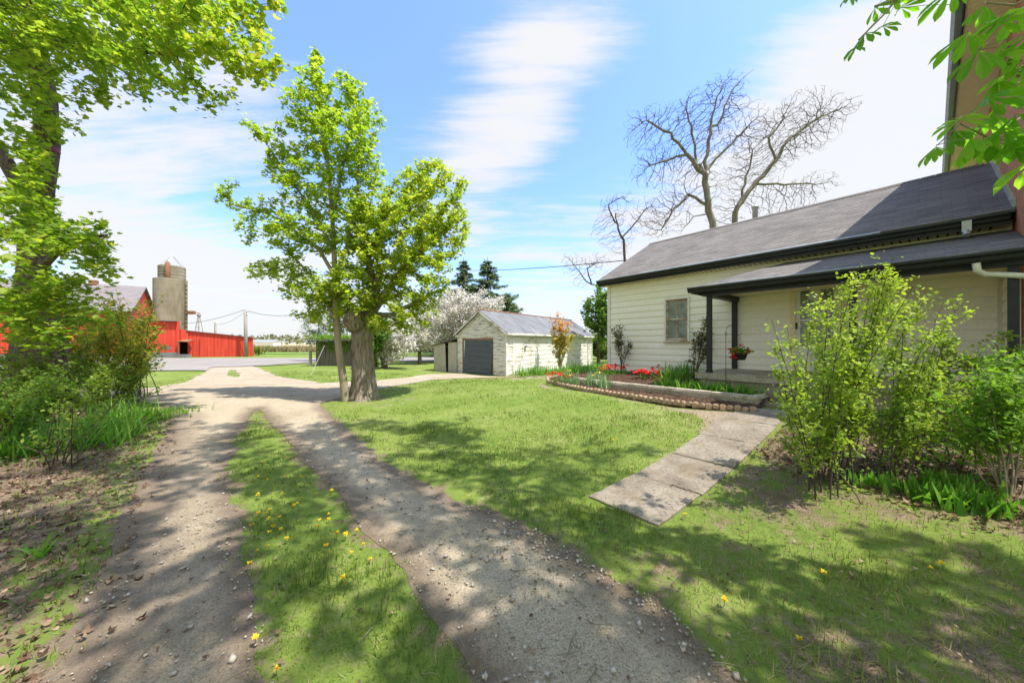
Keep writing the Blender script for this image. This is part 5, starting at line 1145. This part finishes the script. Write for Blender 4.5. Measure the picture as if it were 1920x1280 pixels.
QQ, yw, LF = chestnut_leaves(Q[keep], rs, .16); leaf_obj('crown', QQ, .21, LF, rs, M_chest, chest, .75, .25, np.repeat(rs.uniform(0, 1, keep.sum()), 6), yw)
# leaves that show in the corner: (px, py, depth, size)
hang = [(1622, 62, 2.25, .125), (1655, 50, 2.3, .11), (1640, 15, 2.3, .12), (1690, 15, 2.35, .12), (1605, 88, 2.2, .10), (1672, -5, 2.3, .13), (1590, -8, 2.3, .1),
        (1755, 275, 2.0, .12), (1800, 225, 1.95, .15), (1850, 185, 1.9, .17), (1835, 95, 1.85, .18), (1815, 60, 1.9, .17), (1870, 40, 1.9, .17), (1905, 20, 1.85, .18), (1845, 10, 1.95, .15), (1890, 90, 1.9, .17), (1820, 260, 1.9, .15), (1850, 265, 1.9, .16), (1880, 240, 1.85, .18), (1905, 215, 1.85, .2), (1915, 170, 1.9, .18), (1900, 280, 1.85, .16), (1870, 150, 2.0, .14), (1790, 245, 2.0, .13), (1930, 250, 1.8, .2), (1935, 60, 1.8, .2), (1925, 120, 1.9, .17), (1785, -20, 1.9, .15), (1860, 215, 2.0, .15), (1838, 240, 2.05, .14), (1940, 300, 1.85, .18), (1895, 255, 1.95, .16)]
pts = np.array([W(a, b, c) for a, b, c, d in hang])-off; sz = np.array([h[3] for h in hang]); rs = np.random.RandomState(17)
Vs = []; Fs = []; rn = []; mbp = MB(); nb = 0
LF2 = np.array([(0, 0, 0), (.05, .2, .02), (.13, .45, .03), (.21, .70, .02), (.17, .88, -.02), (0, 1, -.08), (0, .6, -.02)], float)
for q, s_ in zip(pts, sz):
    yaw0 = rs.uniform(0, 6.28); tilt = rs.uniform(.3, .9); rv = rs.uniform(0, 1); ax = Matrix.Rotation(yaw0, 3, 'Z') @ Matrix.Rotation(rs.uniform(-.5, .5), 3, 'X')
    for j in range(7):
        an = (j-3)*.66; L_ = s_*(1.08-.11*abs(j-3)); M3 = ax @ Matrix.Rotation(an, 3, 'Z') @ Matrix.Rotation(-tilt, 3, 'X')
        for sgn in (1, -1):
            half = [(0, 0, 0), (.02*sgn, .15, .01), (.07*sgn, .40, .03), (.145*sgn, .68, .04), (.125*sgn, .86, .02), (0, 1, -.05), (0, .55, 0)]
            vv = [M3 @ Vector((x*L_, y*L_, z*L_-.25*L_*y*y*.6)) for x, y, z in half]; Vs += [tuple(Vector(q)+w_) for w_ in vv]; Fs.append([nb+i for i in (range(7) if sgn > 0 else range(6, -1, -1))]); nb += 7; rn.append(min(1, max(0, rv+rs.uniform(-.15, .15))))
raw_mesh('hanging_leaves', Vs, Fs, M_chest, chest, attrs={'rnd': ('FACE', rn)}, uv=False); 
HP = []
for path_ in ([(1990, 240), (1920, 262), (1860, 262), (1800, 232), (1758, 272)], [(1990, -30), (1920, 30), (1870, 70), (1830, 95)], [(1720, -60), (1690, -10), (1655, 30), (1610, 75)], [(2000, 130), (1930, 150), (1880, 165)], [(1860, 262), (1900, 230), (1960, 190)], [(1720, -60), (1680, 0), (1640, 12)], [(1990, -30), (1900, 10), (1850, 5)]):
    pts_ = [tuple(np.array(W(a, b, 1.98+.02*i))-off) for i, (a, b) in enumerate(path_)]; mbp.tube(pts_, [.008, .006, .005, .004, .003][:len(pts_)], 6, 0, False); HP += interp(pts_, .03)
HP = np.array(HP)
for q in pts:
    d = np.linalg.norm(HP-q, axis=1); j = d.argmin(); e = HP[j] if d[j] < .3 else q+(HP[j]-q)/d[j]*.3; mbp.tube([q, (q+e)/2+np.array([0, 0, .008]), e], [.0018, .0015, .002], 4, 0, False)
mbp.build('twigs', M_bark_y, chest, smooth=True)
# flower spikes budding at the twig tips
mbp = MB(); rs = np.random.RandomState(5); Q = []
for (px, py) in ((1893, 125), (1910, 150)):
    b_ = np.array(W(px, py, 1.9))-off
    for k in range(40): t = k/40; Q.append(b_+np.array([rs.normal(0, .012), rs.normal(0, .012), t*.11]))
leaf_obj('flower_buds', np.array(Q), .012, PETAL, rs, M_rose, chest, .2, 0)

# bare trees behind the house
def bare(label, Y, base_px, paths_px, blobs_px, n_att, seed, step, kill, tip, mat=M_bark_p, ex=2.2, tipm=None):
    wr = np.random.RandomState(seed+50)
    f = lambda q: W(q[0], q[1], Y+(q[2] if len(q) > 2 else 0)); bx = (base_px-960)/640*Y
    paths = []
    for i, (pts, r0, r1) in enumerate(paths_px):
        pp = [f(q) for q in pts]; q2 = interp(pp, .5); wv_ = wr.normal(0, .045, (len(q2), 3)); wv_[0] = 0; pp = [tuple(q2[0])]+[tuple(np.array(a)+b) for a, b in zip(q2[1:], wv_[1:])]
        if i == 0: pp = [(bx, Y, -.1)]+pp
        paths.append((pp, r0, r1, None if i == 0 else 0))
    s = Y/640; blobs = [(*W(b[0], b[1], Y+(b[5] if len(b) > 5 else 0)), b[2]*s, b[4]*s, b[3]*s) for b in blobs_px]
    return tree('bare_tree', label, 'tree', paths, blobs, n_att, mat, None, 0, 0, None, seed, step, 3.0, kill, tip, ex, jit=.26, knob=.04, base=(bx, Y, 0), grav=.06, thinm=M_twig, thins=.05, cap=18000)
bare('leafless pale barked tree with a wide crown above the house roof', 24, 1345, [([(1337, 420), (1328, 380), (1322, 330), (1310, 310)], .25, .15), ([(1318, 325), (1290, 290), (1255, 250), (1210, 225)], .13, .012), ([(1320, 330), (1330, 250), (1345, 180), (1360, 150)], .12, .012), ([(1328, 385), (1290, 365), (1265, 390), (1240, 430)], .11, .012), ([(1325, 320), (1360, 280), (1400, 240)], .10, .012), ([(1305, 300), (1300, 250), (1285, 205)], .07, .012), ([(1345, 235), (1375, 165), (1412, 130)], .05, .01), ([(1290, 290), (1255, 300), (1215, 310)], .06, .012), ([(1332, 400), (1300, 405), (1275, 440)], .05, .012)],
     [(1250, 250, 80, 50, 60), (1330, 210, 70, 50, 60), (1360, 175, 40, 40, 40), (1310, 280, 60, 40, 60), (1240, 320, 60, 35, 50), (1390, 240, 55, 45, 50), (1250, 400, 45, 40, 50), (1230, 430, 30, 25, 30), (1300, 350, 60, 40, 50), (1210, 225, 45, 25, 30)], 11000, 201, .22, .24, .007)
bare('leafless forked tree leaning right behind the stove pipe', 26, 1372, [([(1378, 400), (1395, 370), (1430, 330), (1455, 300), (1475, 265), (1520, 230), (1570, 205)], .20, .012), ([(1378, 400), (1392, 370), (1400, 330), (1412, 280)], .12, .012), ([(1420, 345), (1470, 345), (1530, 345)], .07, .012), ([(1455, 300), (1440, 260), (1470, 220)], .07, .012)],
     [(1480, 250, 70, 50, 60), (1540, 215, 55, 30, 50), (1580, 205, 35, 20, 30), (1430, 290, 60, 50, 60), (1400, 330, 50, 50, 50), (1530, 345, 50, 25, 30), (1500, 210, 50, 40, 50), (1470, 380, 60, 30, 50), (1360, 400, 40, 35, 40), (1530, 260, 40, 25, 40)], 9000, 202, .24, .26, .007)
bare('smaller leafless tree left of the big bare ones', 30, 1180, [([(1170, 460), (1160, 430), (1152, 400)], .17, .05), ([(1155, 420), (1140, 385), (1165, 370)], .07, .012), ([(1165, 445), (1190, 420), (1205, 400)], .06, .012)],
     [(1160, 385, 40, 25, 40), (1140, 430, 35, 35, 40), (1180, 420, 30, 30, 30), (1215, 400, 30, 35, 30), (1160, 460, 30, 20, 30)], 4200, 203, .28, .32, .007, M_twig)
bare('leafless branches spreading low beside the house roof corner', 24, 1150, [([(1122, 535), (1100, 528), (1085, 510), (1078, 500)], .09, .012), ([(1110, 530), (1100, 505), (1120, 490)], .05, .01)],
     [(1090, 500, 40, 22, 40), (1070, 485, 22, 14, 20), (1120, 495, 28, 25, 25), (1090, 530, 25, 14, 20)], 1800, 204, .24, .26, .006, M_twig)
# leafy tree by the house corner
def simple_tree(name, label, px, base_y, Y, blobs, leafmat, ln, ls, seed, top, r0, tm=LEAF5, step=.3, kill=.5, natt=700, mat=M_bark_d, spread=.14, group=None, lean=0, crown='crown', gz_=None):
    x = (px-960)/640*Y; z0 = T(x, Y) if gz_ is None else gz_; s = Y/640; pth = [([(x, Y, z0-.05), W(px+lean*.3, (base_y+top)/2, Y), W(px+lean, top, Y)], r0, r0*.5, None)]
    bb = [(*W(b[0], b[1], Y+(b[4] if len(b) > 4 else 0)), b[2]*s, (b[2]+b[3])/2*s, b[3]*s) for b in blobs]
    return tree(name, label, 'tree', pth, bb, natt, mat, leafmat, ln, ls, tm, seed, step, 3.0, kill, .008, 2.3, spread=spread, thr=.03, group=group, crown=crown, base=(x, Y, z0))
simple_tree('leafy_tree', 'green leafy tree showing left of the house corner', 1122, 690, 22, [(1118, 580, 28, 40), (1125, 545, 18, 22), (1105, 600, 18, 22), (1150, 600, 30, 40)], M_green, 5500, .17, 210, 620, .12)
# apple trees in blossom
simple_tree('apple_tree', 'biggest white blossoming apple tree behind the garage roof', 855, 690, 27, [(850, 590, 60, 42), (900, 572, 50, 30), (820, 610, 45, 40), (880, 610, 60, 35), (800, 580, 30, 30), (930, 600, 35, 25), (850, 555, 35, 22)], M_bloss, 26000, .13, 211, 620, .2, natt=1500, spread=.16, group='apple trees in blossom', crown='blossom', mat=M_bark_d)
simple_tree('apple_tree', 'apple tree with sparse blossom and forked trunk right of the lean-to', 787, 690, 24.5, [(785, 620, 40, 30), (760, 600, 30, 25), (810, 600, 30, 25), (780, 645, 30, 15)], M_bloss, 7500, .12, 212, 640, .16, natt=600, group='apple trees in blossom', crown='blossom')
simple_tree('apple_tree', 'low leaning apple tree just right of the stout maple trunk', 722, 705, 20.5, [(730, 625, 38, 30), (700, 615, 20, 25), (755, 640, 28, 25), (720, 655, 30, 18)], M_bloss, 6500, .12, 213, 650, .2, natt=600, group='apple trees in blossom', crown='blossom', lean=-10)
simple_tree('leafy_tree', 'green leafy tree between the apple trees and the stout maple', 693, 700, 20, [(698, 635, 26, 30), (720, 615, 30, 25), (690, 660, 18, 16)], M_green, 4500, .13, 214, 650, .15, natt=400)
simple_tree('pine_tree', 'dark blue green pine over the plank shed', 640, 690, 28, [(600, 615, 45, 20), (640, 600, 50, 25), (570, 600, 20, 10), (680, 600, 40, 30), (610, 640, 50, 10)], M_spruce, 9000, .16, 215, 640, .18, NEEDLE*np.array([2.5, 1, 1]), natt=600, crown='needles')
simple_tree('leafy_tree', 'yellow green tree beyond the fence by the garage corner', 1128, 690, 32, [(1120, 645, 30, 22), (1145, 650, 25, 20)], M_verge, 5000, .2, 216, 650, .1, natt=300)
# spruces
def spruce(label, px, top, base_y, Y, half, seed):
    x, _, ztop = W(px, top, Y); H = ztop; rs = np.random.RandomState(seed); root = thing('spruce_tree', label, 'tree', (x, Y, 0), 0, 'spruces behind the garage'); mb = MB(); mb.tube([(0, 0, -.1), (0, 0, H*.5), (0, 0, H)], [.25, .14, .02], 8); pts = []; yaws = []
    bm_ = MB(); z = H*.12
    while z < H-.2:
        rad = half*(1-z/H)*rs.uniform(.75, 1.1); nb = 6
        for k in range(nb):
            an = rs.uniform(0, 6.28); L_ = rad*rs.uniform(.6, 1.12); e = np.array([math.cos(an)*L_, math.sin(an)*L_, z-L_*.22+L_*.12]); mid = np.array([math.cos(an)*L_*.55, math.sin(an)*L_*.55, z-L_*.22]); b0 = np.array([0, 0, z]); bm_.tube([b0, mid, e], [.03, .02, .006], 3, 0, False)
            m = int(26+70*L_); t = rs.uniform(.08, 1, m)[:, None]; q = b0*(1-t)**2+2*mid*t*(1-t)+e*t*t; sd = np.array([-math.sin(an), math.cos(an), 0]); off_ = rs.normal(0, .16*L_+.05, m)[:, None]*(1.05-t); q = q+sd*off_; q[:, 2] -= np.abs(off_[:, 0])*.35+rs.uniform(0, .12, m); pts.append(q); yaws.append(an+np.sign(off_[:, 0])*.7+rs.normal(0, .3, m))
        z += H*.028
    mb.v; mb.build('trunk', M_bark_d, root, smooth=True); bm_.build('branches', M_bark_d, root, uv=False); Q = np.concatenate(pts); leaf_obj('needles', Q, .34, NEEDLE*np.array([1.8, 1, 1]), rs, M_spruce, root, .75, .35, None, np.concatenate(yaws))
spruce('left spruce behind the blossoming apple tree', 869, 482, 690, 40, 8.0, 221); spruce('tallest dark spruce behind the garage roof', 914, 481, 690, 38, 9.5, 222); spruce('small spruce at the right end of the spruce group', 950, 548, 690, 42, 7, 223)

# metal fence
fx, fy = G(1120, 691); o = thing('metal_fence', 'black metal rail fence between garage and house', 'fence', (fx, fy, T(fx, fy)), math.atan2(U[1], U[0])+R(70)); p = MB()
p.box(0, 4, -.012, .012, .15, .18); p.box(0, 4, -.012, .012, 1.08, 1.11)
for k in range(1, 34): p.box(k*.12-.006, k*.12+.006, -.007, .007, .05, 1.18)
p.build('rails', M_black, o)
for k in (0, 2, 4): p = MB(); p.box(k-.025, k+.025, -.026, .026, 0, 1.3); p.build('post', M_black, o)

# hanging basket on its hook
x, y = G(1361, 722); a_, m_ = to_house(x, y); x, y = from_house(3.95, -2.05); z0 = .5
V = W(1361, 720, y*1.0); Yh = 7.15; bx_, by_ = (1361-960)/640*Yh, Yh; zt = EYE+(643-612)/640*Yh
hook = thing('shepherd_hook', 'thin black shepherd hook standing in front of the porch', 'hook', (bx_, by_, .52)); p = MB(); hz_ = zt-.52
pts = [(0, 0, -.1), (0, 0, hz_*.5), (0, 0, hz_-.1)]; p.tube(pts, .006, 6); arc = [(0, 0, hz_-.1), (.02, 0, hz_-.02), (.08, 0, hz_+.03), (.15, 0, hz_+.01), (.20, 0, hz_-.08), (.24, 0, hz_-.16), (.29, 0, hz_-.19), (.32, 0, hz_-.16), (.315, 0, hz_-.13)]; p.tube(arc, .005, 6)
p.tube([(-.03*math.cos(t)+.0, .0, hz_-.16+.0+.03*math.sin(t)) for t in np.linspace(0, 5, 12)], .004, 5); p.build('rod', M_black, hook, smooth=True)
bkx, bkz = .295, hz_-.20+.52
bas = thing('hanging_basket', 'dark hanging basket of red flowers on the shepherd hook', 'flower basket', (bx_+bkx, by_, bkz-.50)); p = MB(); p.lathe([(.085, 0), (.10, .02), (.135, .13), (.142, .135), (.142, .15), (.125, .15), (.12, .13), (.01, .11)], 22); p.build('pot', M_pot, bas, smooth=True)
p = MB(); [p.tube([(.13*math.cos(t), .13*math.sin(t), .14), (0, 0, .49)], .0018, 4) for t in (0, 2.09, 4.19)]; p.build('hanger', M_black, bas)
rs = np.random.RandomState(8); n = 170; th = rs.uniform(0, 6.28, n); rad = rs.uniform(0, .19, n); Q = np.stack([rad*np.cos(th), rad*np.sin(th), .16+rs.uniform(0, .12, n)*(1-rad/.25)], -1); leaf_obj('leaves', Q, .06, OVAL, rs, M_shrub2, bas, .4, .3)
n = 40; th = np.concatenate([rs.normal(math.pi, .6, 22), rs.normal(0, .45, 16), rs.uniform(0, 6, 2)]); rad = rs.uniform(.14, .24, n); Q = np.stack([rad*np.cos(th), rad*np.sin(th)*.8, np.where(np.arange(n) < 22, rs.uniform(.02, .22, n), rs.uniform(.10, .24, n))], -1); Q[-2:] = [(-.0, -.02, .30), (.02, 0, .27)]; flower_heads(bas, Q, .04, M_red, rs)
rs = np.random.RandomState(9)

# ------------------------------------------------------------------ grass, weeds, litter
def scatter(n, x0, x1, y0, y1, rs, fn, grow_y=False):
    X = rs.uniform(x0, x1, n); Y = rs.uniform(y0, y1, n); k = fn(X, Y, rs); return X[k], Y[k]
def soil_prob(X, Y):
    s = np.clip(.5-sdf_poly(X, Y, P_rbed)*1.6, 0, 1); s = np.maximum(s, np.clip(.45-sdf_poly(X, Y, P_rdirt)*1.0, 0, .72)); s = np.maximum(s, np.clip(.5-sdf_poly(X, Y, P_verge)*.6, 0, .93))
    s = np.maximum(s, np.clip(.5-sdf_poly(X, Y, P_bare)*5, 0, 1)); s = np.maximum(s, np.clip(.7-sdf_poly(X, Y, P_treedirt)*1.5, 0, .8)); return s
def grass_ok(X, Y, rs):
    vis = (np.abs(X) < Y*1.62+.6)
    k = np.where(vis)[0]; out = np.zeros(len(X), bool); x, y = X[k], Y[k]; d = drive_sdf(x, y); s = soil_prob(x, y)
    patch = np.clip(.5+.5*wav(x, y, 2.1, 51)+.35*wav(x, y, 7, 52), 0, 1)
    pr = np.clip((d+.08+.10*wav(x, y, 6, 55)+.09*wav(x, y, 19, 56))/.15, 0, 1)*(1-s); thin = np.clip(1.0-1.0*sstep(.4, 2.0, x-(y-3)*.9)*(y < 8)*(1-patch), .38, 1); edge = np.clip(1-(1-patch)*np.clip(1-(d-.0)/.5, 0, 1)*1.3, 0, 1)
    ok = (rs.uniform(0, 1, len(x)) < pr*thin*edge) & (sdf_poly(x, y, P_path) > -.01+.03*rs.normal(0, 1, len(x))) & (sdf_poly(x, y, P_bed) > .05) & (yard_sdf(x, y) > 0)
    out[k] = ok; return out
def patch_rnd(X, Y, rs):
    dry = sstep(.8, 2.6, X-(Y-3)*.9)*(Y < 8); v = .36+.17*wav(X, Y, 1.1, 61)+.14*wav(X, Y, 4.5, 62)+rs.normal(0, .13, len(X))+.10*dry+.12*sstep(6, 11, Y); return np.clip(v, 0, .98)
for (y0, y1, dens, h, w_, seg, sd_) in [(1.2, 3.2, 3000, .058, .0052, 2, 1), (3.2, 6.0, 1500, .056, .0075, 2, 2), (6.0, 10.0, 620, .05, .012, 1, 3), (10.0, 18.0, 260, .05, .024, 1, 4)]:
    rs = np.random.RandomState(400+sd_); xm0, xm1 = -min(1.62*y1+.6, 14), min(1.62*y1+.6, 10); n = int(dens*(xm1-xm0)*(y1-y0)); X, Y = scatter(n, xm0, xm1, y0, y1, rs, grass_ok)
    P = np.stack([X, Y, terrain(X, Y)-.004], -1); cl = np.clip(.62+.45*wav(X, Y, 5.5, 66)+.35*wav(X, Y, 13, 67), .3, 1.5); tag(blade_obj('grass', P, h*1.15*cl, w_, rs, M_grass, None, .6, seg, .6, np.clip(patch_rnd(X, Y, rs)+rs.normal(0, .15, len(X)), 0, .98)), kind='stuff')
# straw between the blades on the right
rs = np.random.RandomState(410)
def straw_ok(X, Y, rs):
    k = (np.abs(X) < Y*1.62+.4) & (drive_sdf(X, Y) > -.1) & (sdf_poly(X, Y, P_path) > .03); return k & (rs.uniform(0, 1, len(X)) < .15+.85*sstep(.4, 2.0, X-(Y-3)*.9))
X, Y = scatter(60000, -3, 9, 1.2, 6.5, rs, straw_ok); tag(blade_obj('dry_grass', np.stack([X, Y, terrain(X, Y)], -1), .055, .004, rs, M_straw, None, 1.25, 2, .3), kind='stuff')
# verge weeds, small leaves
def verge_ok(X, Y, rs):
    s = sdf_poly(X, Y, P_verge); return (np.abs(X) < Y*1.62+.4) & (s < .25) & (rs.uniform(0, 1, len(X)) < np.clip(.25+.5*wav(X, Y, 1.7, 71)+.2*wav(X, Y, 5, 72), .02, 1)) & (drive_sdf(X, Y) > -.02)
X, Y = scatter(16000, -12, -1.5, 1.3, 7.5, rs, verge_ok); leaf = leaf_obj('ground_cover', np.stack([X, Y, terrain(X, Y)+rs.uniform(.01, .07, len(X))], -1), .028, OVAL, rs, M_shrub2, None, .6, 0); tag(leaf, kind='stuff')
X, Y = scatter(9000, -12, -1.5, 1.3, 7.5, rs, verge_ok); tag(blade_obj('grass', np.stack([X, Y, terrain(X, Y)], -1), .09, .007, rs, M_grass, None, .6, 2, .6), kind='stuff')
# ivy-like cover in the right bed
def rbed_ok(X, Y, rs): return (sdf_poly(X, Y, P_rbed) < -.15) & (np.abs(X) < Y*1.62+.5) & (rs.uniform(0, 1, len(X)) < np.clip(.35+.6*wav(X, Y, 2.0, 75), .05, 1)) & (sdf_poly(X, Y, P_path) > .05) & (X > 3.6+.0*Y)
X, Y = scatter(15000, 2.8, 9, 2.2, 6.5, rs, rbed_ok); tag(leaf_obj('ground_cover', np.stack([X, Y, terrain(X, Y)+rs.uniform(.01, .13, len(X))], -1), .05, OVAL, rs, M_strap, None, .5, -.3), kind='stuff')
# dead leaves
def litter_ok(X, Y, rs):
    a = (sdf_poly(X, Y, P_rbed) < .12+.1*rs.normal(0, 1, len(X))) & (sdf_poly(X, Y, P_path) > .05); b = (sdf_poly(X, Y, P_verge) < .1+.12*rs.normal(0, 1, len(X))) & (rs.uniform(0, 1, len(X)) < .5); return (a | b) & (np.abs(X) < Y*1.62+.5)
X, Y = scatter(80000, -12, 9.5, 1.2, 7.0, rs, litter_ok); tag(leaf_obj('leaf_litter', np.stack([X, Y, terrain(X, Y)+rs.uniform(.003, .03, len(X))], -1), .040, LEAF5*np.array([1, 1, 3.0]), rs, M_litter, None, .55, 0), kind='stuff')
# loose leaf bits over lawn and drive
X, Y = scatter(2600, -5, 6, 1.2, 7.0, rs, lambda X, Y, rs: (np.abs(X) < Y*1.6) & (sdf_poly(X, Y, P_path) > -.3)); tag(leaf_obj('leaf_litter', np.stack([X, Y, terrain(X, Y)+.022], -1), .022, LEAF5, rs, M_litter, None, .7, 0), kind='stuff')
# mulch chips in the flower bed
X = rs.uniform(1, 8, 60000); Y = rs.uniform(5, 13.5, 60000); k = sdf_poly(X, Y, P_bed) < -.04; X, Y = X[k], Y[k]; tag(leaf_obj('mulch_chips', np.stack([X, Y, bed_z(X, Y)+rs.uniform(0, .015, len(X))], -1), .035, NEEDLE*np.array([2.2, 1, 1]), rs, M_litter, None, .7, 0, np.clip(rs.uniform(0, .62, len(X)), 0, 1)), kind='stuff')
# pebbles
OCT = np.array([(1, 0, 0), (0, 1, 0), (-1, 0, 0), (0, -1, 0), (0, 0, .7), (0, 0, -.6)], float); OF = np.array([(0, 1, 4), (1, 2, 4), (2, 3, 4), (3, 0, 4), (1, 0, 5), (2, 1, 5), (3, 2, 5), (0, 3, 5)])
def pebble_ok(X, Y, rs):
    d = drive_sdf(X, Y); rightside = sstep(-.9, .9, X-.0*(Y)); return (d < .03) & (np.abs(X) < Y*1.6+.3) & (rs.uniform(0, 1, len(X)) < .10+.9*rightside*(1-sstep(2.5, 6, Y))*np.clip(.6+.6*wav(X, Y, 3.5, 81), .1, 1))
X, Y = scatter(75000, -3, 2.6, 1.2, 7, rs, pebble_ok); n = len(X); s_ = rs.gamma(1.5, .0032, n)+.002; s_ = np.minimum(s_, .021); x, y, z = rand_rot(n, rs, .5)
sq = s_[:, None, None]*np.stack([rs.uniform(.7, 1.3, n), rs.uniform(.7, 1.3, n), rs.uniform(.5, .9, n)], -1)[:, None, :]; tt = OCT[None]*sq; V = np.stack([X, Y, terrain(X, Y)+.012+s_*.2], -1)[:, None]+tt[..., 0:1]*x[:, None]+tt[..., 1:2]*y[:, None]+tt[..., 2:3]*z[:, None]
F = (np.arange(n)*6)[:, None, None]+OF[None]; tag(raw_mesh('gravel', V.reshape(-1, 3), F.reshape(-1, 3), M_stone, None, True, attrs={'rnd': ('FACE', np.repeat(rs.uniform(0, 1, n), 8))}, uv=False), kind='stuff')
# small sticks on the driveway
def stick(seed):
    q = random.Random(seed); p = MB(); pts = [(0, 0, .006)]; an = 0
    for i in range(5): an += q.uniform(-.35, .35); pts.append((pts[-1][0]+.03*math.cos(an), pts[-1][1]+.03*math.sin(an), .006+q.uniform(0, .006)))
    p.tube(pts, [.003, .0028, .0025, .002, .0018, .001], 5); b0 = pts[2]; p.tube([b0, (b0[0]+.03, b0[1]+.035, b0[2]+.008)], [.0025, .001], 4); return p.build('twig', M_bark_p, smooth=True)
stk = [stick(i) for i in range(4)]; rr = random.Random(30); first = set()
spots = [(830, 1090), (965, 1075), (985, 1130), (1100, 1145), (1045, 1235), (900, 1010), (1180, 1060), (1260, 1100), (1120, 1260), (720, 960), (930, 1130), (1330, 1250), (700, 1180), (760, 1000), (1080, 1190), (880, 1080), (1250, 1180), (520, 1100), (330, 1120), (260, 1240), (400, 990), (1600, 1150), (1010, 1040), (1150, 1180)]
for i, (px, py) in enumerate(spots):
    x, y = G(px, py); s0 = stk[i % 4]; o = s0 if i < 4 else s0.copy()
    if i >= 4: C.objects.link(o)
    o.location = (x, y, T(x, y)+.014); o.rotation_euler = (0, 0, rr.uniform(0, 6.28)); s_ = rr.uniform(.6, 1.1); o.scale = (s_, s_, s_); tag(o, 'small brown fallen twig lying on the ground near the camera', 'twig', 'fallen twigs on the driveway')
# dandelions
def dandelion():
    root = thing('dandelion', '', 'dandelion'); rs = np.random.RandomState(1); n = 46; k = np.arange(n); Q = np.zeros((n, 3)); Q[:, 2] = .055+.004*(k % 3); leaf_obj('flower_head', Q, .020, NEEDLE*np.array([2.5, 1, 1]), rs, M_yel, root, .7, -.35, None, k*2.4)
    p = MB(); p.tube([(0, 0, -.01), (.003, 0, .03), (0, 0, .056)], .0018, 5); p.build('stem', M_strap, root); return root
d0 = dandelion(); first = True; rr = random.Random(77)
groups = [('yellow dandelion in the grass strip between the wheel tracks', 'dandelions between the wheel tracks', [(497, 968), (505, 962), (508, 975), (500, 982), (523, 972), (487, 966), (518, 990), (505, 1010), (534, 1017), (476, 992), (524, 999), (505, 1030), (480, 1040), (478, 1208), (470, 1070), (520, 1270), (557, 946), (548, 950), (573, 915), (577, 914), (540, 860), (543, 859), (536, 895), (590, 930), (619, 970), (617, 977), (631, 1011), (648, 1010), (615, 1033), (668, 1001), (680, 1028), (692, 1055), (660, 1043), (597, 993), (561, 898), (565, 938), (620, 925), (484, 893), (490, 870), (505, 905), (480, 935), (640, 1092), (600, 984), (530, 930)]),
          ('yellow dandelion on the shady lawn right of the driveway', 'dandelions on the lawn', [(958, 885), (1285, 972), (1010, 780), (905, 835), (680, 765), (1150, 825)]),
          ('yellow dandelion in the thin grass at the lower right', 'dandelions in the thin grass', [(1357, 1133), (1545, 1087), (1748, 1070), (1767, 1065), (1503, 1213), (1180, 815)][:5])]
for lab, grp, L_ in groups:
    for (px, py) in L_:
        x, y = G(px, py+3); o = d0 if first else dup(d0); first = False; o.location = (x, y, T(x, y)+rr.uniform(-.01, .01)); o.rotation_euler = (rr.uniform(-.3, .3), rr.uniform(-.3, .3), rr.uniform(0, 6)); s_ = rr.uniform(.6, .95); o.scale = (s_, s_, s_); o['label'] = lab; o['group'] = grp
# far tree belt and reeds
rs = np.random.RandomState(88); n = 9000; t = rs.uniform(-1.25, 1.9, n); Yb = rs.uniform(230, 330, n); X = t*Yb; Hh = 4.5+3.0*np.abs(wav(X, Yb*0, .02, 91))+1.2*wav(X, Yb*0, .15, 92); Q = np.stack([X, Yb, rs.uniform(0, 1, n)**.8*Hh], -1); tag(leaf_obj('tree_belt', Q, 2.0, LEAF5, rs, M_fartree, None, .1, 0), kind='stuff')
n = 26000; Yb = 56+rs.uniform(0, 1, n)**2*60; X = rs.uniform(-1.3, .6, n)*Yb; tag(blade_obj('reeds', np.stack([X, Yb, Yb*0], -1), .9, .22, rs, M_straw, None, .2, 1, .2), kind='stuff')
x, y = (507-960)/640*44, 44
stem_bush('verge_shrub', 'small green bush beside the far right end of the red shed', 'shrub', (484-960)/640*41, 41, 0, [(rs.normal(0, .3), rs.normal(0, .3), rs.uniform(.6, 1.3), rs.normal(0, .4), 0) for _ in range(12)], M_verge, .16, 40, 401)
print('verts', sum(len(m.vertices) for m in bpy.data.meshes), 'objs', len(bpy.data.objects))
